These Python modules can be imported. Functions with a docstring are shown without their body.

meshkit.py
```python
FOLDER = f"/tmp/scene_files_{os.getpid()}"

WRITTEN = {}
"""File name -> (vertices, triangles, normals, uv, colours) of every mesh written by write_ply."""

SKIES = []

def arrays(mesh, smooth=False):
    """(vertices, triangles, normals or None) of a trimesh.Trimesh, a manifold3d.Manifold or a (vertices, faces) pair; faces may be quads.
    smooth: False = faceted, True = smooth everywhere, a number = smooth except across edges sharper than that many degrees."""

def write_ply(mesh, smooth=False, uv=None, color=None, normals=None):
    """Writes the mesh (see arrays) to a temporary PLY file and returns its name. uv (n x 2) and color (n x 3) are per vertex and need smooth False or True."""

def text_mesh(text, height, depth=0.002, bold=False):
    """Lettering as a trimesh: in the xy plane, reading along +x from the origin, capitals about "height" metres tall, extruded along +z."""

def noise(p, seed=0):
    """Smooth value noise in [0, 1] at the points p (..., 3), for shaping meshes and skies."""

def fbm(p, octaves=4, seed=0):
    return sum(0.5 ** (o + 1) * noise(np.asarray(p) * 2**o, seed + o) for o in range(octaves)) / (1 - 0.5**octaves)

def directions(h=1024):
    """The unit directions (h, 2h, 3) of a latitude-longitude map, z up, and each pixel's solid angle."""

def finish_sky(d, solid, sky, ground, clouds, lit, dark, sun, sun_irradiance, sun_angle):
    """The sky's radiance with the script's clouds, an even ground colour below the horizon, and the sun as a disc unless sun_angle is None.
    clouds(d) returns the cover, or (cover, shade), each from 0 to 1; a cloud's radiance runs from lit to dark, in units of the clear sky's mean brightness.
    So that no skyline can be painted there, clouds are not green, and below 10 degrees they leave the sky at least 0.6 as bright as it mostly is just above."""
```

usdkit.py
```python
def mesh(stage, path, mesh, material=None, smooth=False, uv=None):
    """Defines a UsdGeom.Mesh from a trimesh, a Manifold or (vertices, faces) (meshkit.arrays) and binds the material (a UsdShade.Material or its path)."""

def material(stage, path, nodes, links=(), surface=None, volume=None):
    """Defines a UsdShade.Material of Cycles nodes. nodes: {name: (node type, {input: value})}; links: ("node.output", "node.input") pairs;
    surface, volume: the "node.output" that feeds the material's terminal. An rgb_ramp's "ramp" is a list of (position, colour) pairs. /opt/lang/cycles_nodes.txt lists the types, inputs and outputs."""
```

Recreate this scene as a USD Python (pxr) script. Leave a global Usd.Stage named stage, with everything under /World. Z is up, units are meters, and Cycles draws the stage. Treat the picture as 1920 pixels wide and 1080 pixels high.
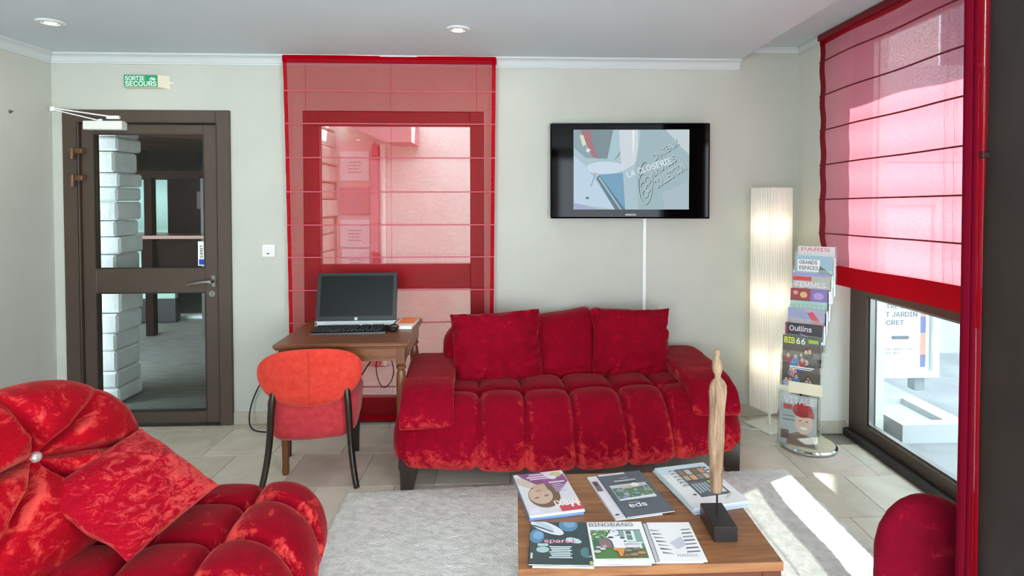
import math, random
import numpy as np
import trimesh
import manifold3d as m3
from shapely.geometry import Polygon
import meshkit, usdkit
from pxr import Usd, UsdGeom, UsdLux, UsdShade, Gf, Sdf, Vt

stage = Usd.Stage.CreateInMemory()
UsdGeom.SetStageUpAxis(stage, UsdGeom.Tokens.z)
UsdGeom.Xform.Define(stage, '/World')
R = math.radians

# ------------------------------------------------------------------ camera, sky, sun, large lights, exposure
EXPOSURE = 0.0
FPX, CX, CY = 1100.0, 1013.0, 399.0
cam = UsdGeom.Camera.Define(stage, '/World/Camera')
cam.CreateHorizontalApertureAttr(36.0)
cam.CreateFocalLengthAttr(36.0 * FPX / 1920)
cam.CreateHorizontalApertureOffsetAttr((960 - CX) / 1920 * 36)
cam.CreateVerticalApertureOffsetAttr((CY - 540) / 1920 * 36)
cam.CreateExposureAttr(EXPOSURE)
cam.AddTranslateOp().Set(Gf.Vec3d(0, 0, 1.5))
cam.AddRotateXYZOp().Set(Gf.Vec3f(90 - 1.4, 0, -2.5))

def light(kind, name, color, intensity):
    l = kind.Define(stage, '/World/' + name)
    l.CreateColorAttr(Gf.Vec3f(*color)); l.CreateIntensityAttr(intensity)
    return l

sky = light(UsdLux.DomeLight, 'Sky', (0.76, 0.88, 1.0), 2.9)
SUN = np.array([-1.0, -0.56, -1.58]); SUN /= np.linalg.norm(SUN)
sun = light(UsdLux.DistantLight, 'Sun', (1.0, 0.96, 0.90), 7.0)
sun.CreateAngleAttr(0.6); sun.CreateNormalizeAttr(True)
def aim(x, d, loc=None):
    """orients a light (which shines along -z) along d"""
    z = -np.asarray(d, float) / np.linalg.norm(d); u = np.array([0, 0, 1.0]) if abs(z[2]) < 0.95 else np.array([1.0, 0, 0])
    a = np.cross(u, z); a /= np.linalg.norm(a); b = np.cross(z, a)
    m = np.eye(4); m[0, :3], m[1, :3], m[2, :3] = a, b, z
    if loc is not None: m[3, :3] = loc
    x.AddTransformOp().Set(Gf.Matrix4d(*m.ravel().tolist()))
aim(sun, SUN)
# daylight through the wide glazing of the lobby behind the camera
for i, (x, w, k) in enumerate(((-1.7, 2.0, 4.2), (0.9, 1.8, 2.2))):
    l = light(UsdLux.RectLight, f'Lobby_glazing_{i + 1}', (0.92, 0.98, 1.0), k)
    l.CreateWidthAttr(w); l.CreateHeightAttr(1.9)
    aim(l, (0, 1, 0.12), (x, -3.28, 1.25))

l = light(UsdLux.RectLight, 'Side_glazing', (0.94, 0.98, 1.0), 6.6); l.CreateWidthAttr(2.6); l.CreateHeightAttr(1.9); aim(l, (-1, 0, 0.10), (2.02, -0.9, 1.3))

# ------------------------------------------------------------------ helpers: materials
def lin(c):
    c = np.asarray(c, float) / 255
    return tuple(np.where(c <= 0.04045, c / 12.92, ((c + 0.055) / 1.055) ** 2.4))
LOOKS = {}
def mat(name, nodes, links, surface):
    if name not in LOOKS:
        LOOKS[name] = usdkit.material(stage, '/World/Looks/' + name, nodes, links, surface=surface)
    return LOOKS[name]
def plain(rgb, rough=0.5, metal=0.0, spec=0.5, name=None, **kw):
    name = name or 'plain_%d_%d_%d_%d_%d' % (*rgb, rough * 100, metal * 10) + ('' if spec == 0.5 else '_s%d' % (spec * 100))
    return mat(name, {'p': ('principled_bsdf', dict(base_color=lin(rgb), roughness=rough, metallic=metal, specular_ior_level=spec, **kw))}, [], 'p.BSDF')
def noisy(name, c1, c2, scale=(1, 1, 1), rough=0.5, detail=5, bump=0.0, bscale=60, nscale=1.0, lo=0.35, hi=0.65, dist=0.0, spec=0.5, bdist=0.01, **kw):
    n = {'tc': ('texture_coordinate', {}), 'mp': ('mapping', {'scale': scale}),
         'n': ('noise_texture', {'scale': nscale, 'detail': detail, 'roughness': 0.6, 'distortion': dist}),
         'r': ('rgb_ramp', {'ramp': [(lo, lin(c1)), (hi, lin(c2))]}),
         'p': ('principled_bsdf', dict(roughness=rough, specular_ior_level=spec, **kw))}
    l = [('tc.object', 'mp.vector'), ('mp.vector', 'n.vector'), ('n.fac', 'r.fac'), ('r.color', 'p.base_color')]
    if bump:
        n['bn'] = ('noise_texture', {'scale': bscale, 'detail': 4}); n['b'] = ('bump', {'strength': bump, 'distance': bdist})
        l += [('tc.object', 'bn.vector'), ('bn.fac', 'b.height'), ('b.normal', 'p.normal')]
    return mat(name, n, l, 'p.BSDF')
def emit(name, rgb, k):
    return mat(name, {'e': ('emission', {'color': lin(rgb), 'strength': k})}, [], 'e.emission')

def velvet(name, dark, light, bias=0.0, scale=7.0, sheen=0.5, tint=(1, 0.35, 0.3), gain=0.32, lo=0.52, hi=0.68, stretch=(1, 1, 1)):
    n = {'tc': ('texture_coordinate', {}), 'mp': ('mapping', {'scale': stretch}),
         'n1': ('noise_texture', {'scale': scale, 'detail': 7, 'roughness': 0.68, 'distortion': 0.8}),
         'n2': ('noise_texture', {'scale': scale * 7, 'detail': 3, 'roughness': 0.6}),
         'w': ('attribute', {'attribute': 'wear'}),
         'm2': ('math', {'math_type': 'multiply', 'value2': 0.22}),
         'a1': ('math', {'math_type': 'add'}), 'mw': ('math', {'math_type': 'multiply', 'value2': gain}),
         'a2': ('math', {'math_type': 'add'}), 'a3': ('math', {'math_type': 'add', 'value2': bias - 0.11}),
         'r': ('rgb_ramp', {'ramp': [(lo - 0.2, tuple(0.8 * x for x in lin(dark))), (lo, lin(dark)), (hi, lin(light))]}),
         'bn': ('noise_texture', {'scale': 260.0, 'detail': 2}), 'b': ('bump', {'strength': 0.35, 'distance': 0.004}),
         'p': ('principled_bsdf', {'roughness': 0.85, 'specular_ior_level': 0.08, 'sheen_weight': sheen, 'sheen_roughness': 0.35, 'sheen_tint': tint})}
    l = [('tc.object', 'mp.vector'), ('mp.vector', 'n1.vector'), ('mp.vector', 'n2.vector'), ('tc.object', 'bn.vector'),
         ('n2.fac', 'm2.value1'), ('n1.fac', 'a1.value1'), ('m2.value', 'a1.value2'), ('w.fac', 'mw.value1'),
         ('a1.value', 'a2.value1'), ('mw.value', 'a2.value2'), ('a2.value', 'a3.value1'), ('a3.value', 'r.fac'),
         ('r.color', 'p.base_color'), ('bn.fac', 'b.height'), ('b.normal', 'p.normal')]
    return mat(name, n, l, 'p.BSDF')

def sheer(name, rgb, opacity, trans=0.5):
    n = {'tc': ('texture_coordinate', {}), 'mp': ('mapping', {'scale': (60, 60, 300)}),
         'n': ('noise_texture', {'scale': 1.0, 'detail': 2}),
         'f': ('map_range', {'from_min': 0.25, 'from_max': 0.75, 'to_min': opacity - 0.07, 'to_max': min(1.0, opacity + 0.07), 'clamp': True}),
         't': ('transparent_bsdf', {'color': (1, 1, 1)}), 'd': ('diffuse_bsdf', {'color': lin(rgb)}), 'tl': ('translucent_bsdf', {'color': lin(rgb)}),
         'c': ('mix_closure', {'fac': trans}), 'm': ('mix_closure', {})}
    l = [('tc.object', 'mp.vector'), ('mp.vector', 'n.vector'), ('n.fac', 'f.value'), ('d.BSDF', 'c.closure1'), ('tl.BSDF', 'c.closure2'),
         ('f.result', 'm.fac'), ('t.BSDF', 'm.closure1'), ('c.closure', 'm.closure2')]
    return mat(name, n, l, 'm.closure')

def pane_glass(name, tint=(0.93, 0.97, 0.96), gloss=1.0):
    n = {'f': ('layer_weight', {'blend': 0.5}), 'w': ('math', {'math_type': 'power', 'value2': 5.0}), 'k': ('math', {'math_type': 'multiply_add', 'value2': 0.9 * gloss, 'value3': 0.04 * gloss}),
         't': ('transparent_bsdf', {'color': tint}), 'g': ('glossy_bsdf', {'color': (1, 1, 1), 'roughness': 0.0}), 'm': ('mix_closure', {})}
    return mat(name, n, [('f.facing', 'w.value1'), ('w.value', 'k.value1'), ('k.value', 'm.fac'), ('t.BSDF', 'm.closure1'), ('g.BSDF', 'm.closure2')], 'm.closure')

def wood(name, c1, c2, axis=0, rough=0.35, scale=3.0):
    s = [14.0, 14.0, 14.0]; s[axis] = 1.3
    return noisy(name, c1, c2, scale=tuple(s), rough=rough, detail=6, nscale=scale, dist=0.6, lo=0.3, hi=0.7, bump=0.08, bscale=120)

M = dict(
    wall=noisy('wall_paint', (188, 190, 180), (193, 195, 185), nscale=2, rough=0.85, bump=0.08, bscale=90, spec=0.2),
    wall_r=noisy('wall_paint_cream', (214, 214, 204), (219, 219, 209), nscale=2, rough=0.85, bump=0.08, bscale=90, spec=0.2),
    ceiling=noisy('ceiling_paint', (200, 211, 216), (204, 215, 220), nscale=1.5, rough=0.9, bump=0.04, bscale=50, spec=0.15),
    cornice=plain((202, 208, 208), 0.7, name='cornice_plaster'),
    stone=noisy('floor_stone_base', (120, 116, 104), (136, 131, 118), nscale=4, rough=0.6),
    plinthstone=noisy('skirting_stone', (168, 162, 146), (186, 180, 164), nscale=8, rough=0.45, bump=0.1, bscale=80),
    brown=noisy('brown_metal', (70, 57, 47), (77, 63, 52), nscale=3, rough=0.42, bump=0.05, bscale=300),
    browndark=plain((34, 30, 27), 0.5, name='brown_metal_dark'),
    black=plain((14, 13, 13), 0.35), gloss_black=plain((6, 4, 5), 0.05, spec=0.14, name='gloss_black'), rubber=plain((20, 20, 20), 0.7, name='rubber'),
    darkwood=noisy('dark_wood', (30, 20, 16), (44, 30, 22), scale=(6, 6, 1), nscale=4, rough=0.35),
    deskwood_x=wood('desk_wood_top', (92, 54, 30), (128, 80, 46), 0), deskwood_z=wood('desk_wood_leg', (92, 52, 28), (124, 76, 42), 2),
    table_x=wood('table_wood_top', (112, 66, 38), (164, 112, 70), 0, rough=0.3, scale=2.2), table_f=wood('table_wood_front', (78, 34, 20), (104, 50, 28), 0, rough=0.35),
    statue=noisy('bleached_wood', (112, 84, 64), (168, 140, 112), scale=(30, 30, 4), nscale=1.6, rough=0.8, bump=0.3, bscale=120),
    statue_base=noisy('blackened_wood', (24, 20, 22), (34, 29, 30), scale=(4, 30, 30), nscale=3, rough=0.3),
    white=plain((236, 238, 236), 0.45), offwhite=plain((222, 224, 218), 0.5), paper=plain((240, 240, 236), 0.6, name='paper'),
    chrome=plain((205, 208, 212), 0.12, 1.0, name='chrome'), steel=plain((160, 160, 158), 0.3, 1.0, name='steel'),
    glass=pane_glass('window_glass', gloss=0.5), glass_green=plain((90, 160, 140), 0.15, name='glass_edge'),
    acrylic=pane_glass('acrylic', (0.95, 0.97, 0.97), 1.3),
    rug=noisy('rug_wool', (206, 210, 205), (232, 234, 229), nscale=26, rough=0.95, bump=0.5, bscale=110, lo=0.3, hi=0.6, spec=0.05, bdist=0.02),
    velvet_sofa=velvet('velvet_sofa', (140, 2, 30), (214, 62, 62), bias=-0.14, scale=17, sheen=0.25, gain=0.36, lo=0.50, hi=0.74),
    velvet_chair=velvet('velvet_chair', (156, 4, 24), (204, 68, 62), bias=-0.05, scale=15, sheen=0.3, gain=0.30),
    velvet_seat=velvet('velvet_seat', (142, 2, 26), (216, 70, 64), bias=-0.08, scale=14, sheen=0.3, gain=0.36),
    velvet_pillow=velvet('velvet_pillow', (152, 4, 28), (194, 66, 64), bias=-0.03, scale=24, sheen=0.4, stretch=(1, 1, 2.2), gain=0.3),
    velvet_dark=velvet('velvet_dark', (128, 6, 34), (166, 40, 52), bias=-0.05, scale=10, sheen=0.25),
    orange=noisy('orange_fabric', (200, 54, 42), (212, 68, 54), nscale=30, rough=0.9, bump=0.25, bscale=400, spec=0.1, sheen_weight=0.3, sheen_tint=(1, 0.6, 0.5)),
    rose=noisy('rose_fabric', (184, 52, 60), (198, 64, 72), nscale=30, rough=0.9, bump=0.25, bscale=400, spec=0.1, sheen_weight=0.3, sheen_tint=(1, 0.6, 0.5)),
    sheer=sheer('red_sheer', (192, 0, 30), 0.54, 0.4), hem=sheer('red_sheer_hem', (190, 0, 24), 0.92, 0.35),
    rod=plain((196, 92, 104), 0.8, name='rod_pocket'), sheer_r=sheer('red_sheer_window', (208, 120, 134), 0.89, 0.5), hem_r=sheer('red_sheer_window_hem', (178, 0, 20), 0.88, 0.5),
)

# ------------------------------------------------------------------ helpers: geometry
rng = random.Random(7); nrng = np.random.default_rng(11)
def cat(*ms):
    ms = [m for m in ms if m is not None]
    vs, fs, n = [], [], 0
    for m in ms:
        vs.append(np.asarray(m.vertices)); fs.append(np.asarray(m.faces) + n); n += len(m.vertices)
    return trimesh.Trimesh(np.vstack(vs), np.vstack(fs), process=False)
def box(x0, x1, y0, y1, z0, z1, b=0.0):
    lo, hi = np.minimum([x0, y0, z0], [x1, y1, z1]), np.maximum([x0, y0, z0], [x1, y1, z1])
    if b <= 0:
        m = trimesh.creation.box(hi - lo); m.apply_translation((lo + hi) / 2); return m
    b = min(b, 0.45 * (hi - lo).min()); p = []
    for sx in (0, 1):
        for sy in (0, 1):
            for sz in (0, 1):
                c = np.where([sx, sy, sz], hi, lo); s = np.where([sx, sy, sz], -1, 1)
                for k in range(3):
                    q = c + s * b; q[k] = c[k]; p.append(q)
    return trimesh.convex.convex_hull(np.array(p))
def hull(p): return trimesh.convex.convex_hull(np.asarray(p, float))
def taper(c0, h0, c1, h1):
    """frustum between two rectangles: centre and half sizes at the bottom and at the top"""
    return hull([np.array(c) + np.array([sx * h[0], sy * h[1], 0]) for c, h in ((c0, h0), (c1, h1)) for sx in (-1, 1) for sy in (-1, 1)])
def cyl(r, p0, p1, n=20, r1=None): return tube([p0, p1], [r, r if r1 is None else r1], n)
def tube(pts, radii, n=10, flat=None):
    p = np.asarray(pts, float); r = np.broadcast_to(np.asarray(radii, float), (len(p),))
    t = np.gradient(p, axis=0); t /= np.linalg.norm(t, axis=1, keepdims=True) + 1e-12
    up = np.array([0, 0, 1.0]) if abs(t[:, 2]).mean() < 0.8 else np.array([1.0, 0, 0])
    a = np.cross(t, up); a /= np.linalg.norm(a, axis=1, keepdims=True) + 1e-12; b = np.cross(t, a)
    th = np.arange(n) * 2 * np.pi / n; f = 1.0 if flat is None else flat
    v = p[:, None] + r[:, None, None] * (np.cos(th)[None, :, None] * a[:, None] + f * np.sin(th)[None, :, None] * b[:, None])
    V = np.vstack([v.reshape(-1, 3), p[:1], p[-1:]]); k = len(p); F = []
    for i in range(k - 1):
        for j in range(n):
            q = i * n + j, i * n + (j + 1) % n, (i + 1) * n + (j + 1) % n, (i + 1) * n + j
            F += [(q[0], q[1], q[2]), (q[0], q[2], q[3])]
    for j in range(n):
        F += [(k * n, (j + 1) % n, j), (k * n + 1, (k - 1) * n + j, (k - 1) * n + (j + 1) % n)]
    m = trimesh.Trimesh(V, F, process=False); m.fix_normals() if len(F) < 400 else None
    return m
def lathe(profile, n=28, loc=(0, 0, 0)):
    m = trimesh.creation.revolve(np.asarray(profile, float), sections=n); m.apply_translation(loc); return m
def spline(pts, n=24):
    from scipy.interpolate import CubicSpline
    p = np.asarray(pts, float); d = np.r_[0, np.cumsum(np.linalg.norm(np.diff(p, axis=0), axis=1))]
    return CubicSpline(d, p)(np.linspace(0, d[-1], n))
def rbox(size, r, h):
    """dense rounded box about the origin; returns vertices, faces, outward normals"""
    half = np.asarray(size, float) / 2; r = np.minimum(np.broadcast_to(np.asarray(r, float), 3), half * 0.999)
    n = np.maximum(2, np.ceil(np.asarray(size) / h).astype(int)); V, F, o = [], [], 0
    for ax in range(3):
        u, w = [k for k in range(3) if k != ax]
        gu, gw = np.meshgrid(np.linspace(-1, 1, n[u] + 1), np.linspace(-1, 1, n[w] + 1), indexing='ij')
        for s in (-1, 1):
            p = np.zeros(gu.shape + (3,)); p[..., u] = gu * half[u]; p[..., w] = gw * half[w]; p[..., ax] = s * half[ax]
            V.append(p.reshape(-1, 3)); i = np.arange(gu.size).reshape(gu.shape)
            a, b, c, d = i[:-1, :-1].ravel(), i[1:, :-1].ravel(), i[1:, 1:].ravel(), i[:-1, 1:].ravel()
            q = np.vstack([np.c_[a, b, c], np.c_[a, c, d]])
            if (s > 0) == (ax == 1): q = q[:, ::-1]
            F.append(q + o); o += gu.size
    V, F = np.vstack(V), np.vstack(F)
    key = np.round(V * 1e5).astype(np.int64); _, idx, inv = np.unique(key, axis=0, return_index=True, return_inverse=True)
    V, F = V[idx], inv.ravel()[F]
    inner = np.clip(V, -(half - r), half - r); d = (V - inner) / r
    L = np.linalg.norm(d, axis=1, keepdims=True); d = d / np.maximum(L, 1e-9)
    return inner + d * r, F, d / r / np.linalg.norm(d / r, axis=1, keepdims=True)
def TM(v, f): return trimesh.Trimesh(v, f, process=False)
def grid_faces(nu, nv, wrap=False):
    i = np.arange(nu * nv).reshape(nu, nv)
    if wrap: i = np.vstack([i, i[:1]])
    a, b, c, d = i[:-1, :-1].ravel(), i[1:, :-1].ravel(), i[1:, 1:].ravel(), i[:-1, 1:].ravel()
    return np.vstack([np.c_[a, b, c], np.c_[a, c, d]])
def pillow(a, b, t, n=40, pinch=0.07, wrinkle=0.006, seed=0, flange=0.0):
    """cushion in the xy plane, thickness along z"""
    g = np.sin(np.linspace(-np.pi / 2, np.pi / 2, n)); u, v = np.meshgrid(g, g, indexing='ij')
    h = t * np.clip((1 - np.abs(u) ** 2.6) * (1 - np.abs(v) ** 2.6), 0, 1) ** 0.5
    x = a * u * (1 - pinch * (1 - v * v) * u * u); y = b * v * (1 - pinch * (1 - u * u) * v * v)
    P = np.stack([x, y, np.zeros_like(x)], -1)
    w = (meshkit.fbm(np.stack([x * 9, y * 9, 0 * x + seed], -1), 4, seed) - 0.5)
    edge = np.maximum(np.abs(u), np.abs(v)) ** 6
    top, bot = P.copy(), P.copy(); ws = wrinkle * 6 * w + flange * edge * np.sin(10 * (u - v) + 14 * w)
    top[..., 2] = h + ws; bot[..., 2] = -h + ws - 1e-4
    f = grid_faces(n, n); V = np.vstack([top.reshape(-1, 3), bot.reshape(-1, 3)])
    F = [f, f[:, ::-1] + n * n]
    i = np.arange(n * n).reshape(n, n); ring = np.r_[i[0, :], i[1:, -1], i[-1, -2::-1], i[-2:0:-1, 0]]; nx = np.roll(ring, -1)
    F += [np.c_[ring, nx, nx + n * n], np.c_[ring, nx + n * n, ring + n * n]]
    return TM(V, np.vstack(F))
def flat_text(s, h, bold=False, depth=0.0004): return meshkit.text_mesh(s, h, depth, bold)
def width(m): return m.bounds[1][0]
def wall_text(s, h, x, y, z, bold=False, w=None, depth=0.001):
    """lettering on a wall facing -y; (x, z) is its lower left corner, w its width"""
    m = flat_text(s, h, bold, depth); k = 1 if w is None else w / width(m); v = np.array(m.vertices)
    return TM(np.c_[x + v[:, 0] * k, y - v[:, 2], z + v[:, 1]], m.faces)

# ------------------------------------------------------------------ helpers: scene objects
USED = {}
def numbered(parent, name):
    k = USED.get((parent, name), -1) + 1; USED[(parent, name)] = k
    return name if k == 0 else f'{name}_{k:03d}'
def prop(p, **kw):
    for k, v in kw.items():
        if v: p.SetCustomDataByKey(k, v)
class Thing:
    def __init__(s, name, label=None, cat=None, loc=(0, 0, 0), rotz=0, group=None, kind=None):
        s.path = '/World/' + numbered('/World', name); s.loc = np.array(loc, float); s.rot = rotz
        x = UsdGeom.Xform.Define(stage, s.path); x.AddTranslateOp().Set(Gf.Vec3d(*map(float, loc)))
        if rotz: x.AddRotateZOp().Set(float(rotz))
        s.prim = x.GetPrim(); prop(s.prim, label=label, category=cat, group=group, kind=kind)
    def add(s, name, mesh, m, world=False, smooth=30, label=None, under=None, wear=None, kind=None):
        base = under or s.path; path = base + '/' + numbered(base, name)
        if world:
            if hasattr(mesh, 'to_mesh'): q = mesh.to_mesh(); mesh = TM(np.array(q.vert_properties[:, :3], float), np.array(q.tri_verts))
            v = np.asarray(mesh.vertices) - s.loc
            c, n = math.cos(-R(s.rot)), math.sin(-R(s.rot)); v = np.c_[c * v[:, 0] - n * v[:, 1], n * v[:, 0] + c * v[:, 1], v[:, 2]]
            mesh = TM(v, mesh.faces)
        g = usdkit.mesh(stage, path, mesh, M[m] if isinstance(m, str) else m, smooth=True if wear is not None else smooth)
        if wear is not None:
            UsdGeom.PrimvarsAPI(g).CreatePrimvar('wear', Sdf.ValueTypeNames.FloatArray, 'vertex').Set(Vt.FloatArray.FromNumpy(np.asarray(wear, np.float32)))
        prop(g.GetPrim(), label=label, kind=kind)
        return path
def single(name, mesh, m, label=None, cat=None, group=None, kind=None, smooth=30, wear=None):
    path = '/World/' + numbered('/World', name)
    g = usdkit.mesh(stage, path, mesh, M[m] if isinstance(m, str) else m, smooth=smooth)
    prop(g.GetPrim(), label=label, category=cat, group=group, kind=kind)
    return path

# ================================================================== THE SETTING
YB, XL, XR, XW = 3.95, -2.995, 1.945, 2.16          # back wall, left wall, right wall, window plane
ZC, ZR, XD = 2.434, 2.525, 1.523                    # dropped ceiling, raised strip, its edge
YN = -3.2                                           # lobby end behind the camera

fl = Thing('floor', 'beige stone tiled floor of the lounge', 'floor', kind='structure')
fl.add('screed', cat(box(XL - 0.3, 2.36, YN - 0.1, 4.15, -0.12, -0.004)), 'stone')
TONES = [((206, 199, 181), (221, 214, 198)), ((192, 184, 166), (211, 204, 187)), ((196, 182, 168), (213, 200, 187)), ((213, 207, 192), (226, 220, 206))]
TILE = [noisy(f'floor_tile_stone_{i}', a, b, nscale=5, detail=7, rough=0.42, dist=0.8, bump=0.05, bscale=40) for i, (a, b) in enumerate(TONES)]
TS = 0.40
y = 3.07 + 2 * TS + 0.01
yy = [3.95, 3.86]
while yy[-1] > 0.5: yy.append(yy[-1] - TS)
for r in range(len(yy) - 1):
    y1, y0 = yy[r], yy[r + 1]
    xs = [XL] + [XL + 0.17 + TS * k + (0.2 if r % 2 else 0.0) for k in range(14)]
    xs = [x for x in xs if x < XW] + [XW]
    for a, b in zip(xs[:-1], xs[1:]):
        if y1 > 3.62 and b > XR: b = XR
        if b - a < 0.03: continue
        fl.add('tile', box(a + 0.0015, b - 0.0015, y0 + 0.0015, y1 - 0.0015, -0.006, rng.uniform(-0.0006, 0.0004), 0.0015), rng.choices(TILE, [4, 3, 2, 3])[0], smooth=False)
single('floor_lobby', box(XL, XR, YN, yy[-1], -0.006, 0.0), TILE[0], 'plain stone floor of the lobby behind the viewer', 'floor', kind='structure')

# left wall, back wall with door and window openings, right wall with its window recess
DX0, DX1, DZ = -2.921, -1.863, 2.075                # door opening
WX0, WX1 = -1.397, -0.206                           # back window opening
wl = Thing('wall_left', 'off-white left wall', 'wall', kind='structure')
wl.add('plaster', box(XL - 0.25, XL, YN, YB, 0, 2.9), 'wall')
wb = Thing('wall_back', 'off-white back wall with the television', 'wall', kind='structure')
T = 0.22
wb.add('plaster', cat(box(XL - 0.25, DX0, YB, YB + T, 0, 2.9), box(DX0, DX1, YB, YB + T, DZ, 2.9), box(DX1, WX0, YB, YB + T, 0, 2.9),
                      box(WX0, WX1, YB, YB + T, DZ + 0.005, 2.9), box(WX1, 2.36, YB, YB + T, 0, 2.9)), 'wall', smooth=False)
wr = Thing('wall_right', 'cream right wall with the window recess', 'wall', kind='structure')
WY0, WY1, WZ = 2.36, 3.627, 2.80
wr.add('plaster', cat(box(XR, 2.36, WY1, YB, 0, 2.9), box(XR, 2.36, WY0, WY1, WZ, 2.9), box(XR, 2.36, 0.5, WY0, 0, 2.9), box(XR, 2.36, YN, -2.3, 0, 2.9), box(XR, 2.36, -2.3, 0.5, 2.3, 2.9), box(XR, 2.36, -2.3, 0.5, 0, 0.3)), 'wall_r', smooth=False)
wk = Thing('wall_behind', 'lobby end wall behind the viewer', 'wall', kind='structure')
wk.add('plaster', cat(box(XL, -2.75, YN - 0.2, YN, 0, 2.9), box(-0.65, -0.05, YN - 0.2, YN, 0, 2.9), box(1.85, XR, YN - 0.2, YN, 0, 2.9), box(-2.75, 1.85, YN - 0.2, YN, 2.25, 2.9), box(-2.75, 1.85, YN - 0.2, YN, 0, 0.28)), 'wall', smooth=False)
ce = Thing('ceiling', 'white ceiling with a raised strip along the window', 'ceiling', kind='structure')
ce.add('dropped_panel', box(XL, XD, YN, YB, ZC, ZC + 0.13, 0.004), 'ceiling', smooth=False)
ce.add('raised_panel', box(XD - 0.05, 2.125, YN, YB, ZR, ZR + 0.2), 'ceiling', smooth=False)

def cornice(p0, p1, inward, z, hgt=0.062, dep=0.06):
    """cove moulding from p0 to p1 along a wall; inward is the unit vector into the room"""
    prof = [(0, 0), (dep, 0), (dep, -0.010), (dep * 0.80, -0.013), (dep * 0.55, -0.022), (dep * 0.34, -0.038), (dep * 0.26, -hgt * 0.8), (0.010, -hgt * 0.86), (0.010, -hgt), (0, -hgt)]
    p0, p1, n = np.array(p0, float), np.array(p1, float), np.array(inward, float)
    V = np.array([[*(p + n * a), z + b] for p in (p0, p1) for a, b in prof]); k = len(prof); F = []
    for i in range(k): j = (i + 1) % k; F += [(i, j, k + j), (i, k + j, k + i)]
    pv, pf = trimesh.creation.triangulate_polygon(Polygon(prof), engine='earcut'); near = np.argmin(np.linalg.norm(pv[:, None] - np.array(prof)[None], axis=2), axis=1); poly = near[pf]
    F += [tuple(t) for t in poly] + [tuple(np.array(t[::-1]) + k) for t in poly]
    m = TM(V, F); m.fix_normals(); return m
single('trim_1', cornice((XL, YB), (XD, YB), (0, -1), ZC), 'cornice', 'white cornice along the top of the back wall', 'cornice', kind='structure', smooth=20)
single('trim_2', cornice((XL, YB), (XL, YN), (1, 0), ZC), 'cornice', 'white cornice along the top of the left wall', 'cornice', kind='structure', smooth=20)
single('trim_3', cornice((XD, YB), (XR, YB), (0, -1), ZR, 0.03, 0.03), 'cornice', 'small white moulding in the raised ceiling strip above the floor lamp', 'cornice', kind='structure', smooth=20)
single('trim_4', cornice((XR, YB), (XR, 3.3), (-1, 0), ZR, 0.03, 0.03), 'cornice', 'small white moulding above the red window blind', 'cornice', kind='structure', smooth=20)
BH = 0.082
single('baseboard_back', cat(box(DX1, WX0 - 0.03, YB - 0.012, YB, 0, BH, 0.003), box(WX1 + 0.03, XR, YB - 0.012, YB, 0, BH, 0.003)), 'plinthstone', 'grey beige stone skirting along the back wall', 'skirting', kind='structure')
single('baseboard_left', box(XL, XL + 0.012, YN, YB, 0, BH, 0.003), 'plinthstone', 'grey beige stone skirting along the left wall', 'skirting', kind='structure')
single('baseboard_right', cat(box(XR - 0.012, XR, WY1, YB, 0, BH, 0.003), box(XR - 0.012, XW - 0.05, WY1 - 0.012, WY1, 0, BH, 0.003)), 'plinthstone', 'stone skirting turning into the window recess', 'skirting', kind='structure')

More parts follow.
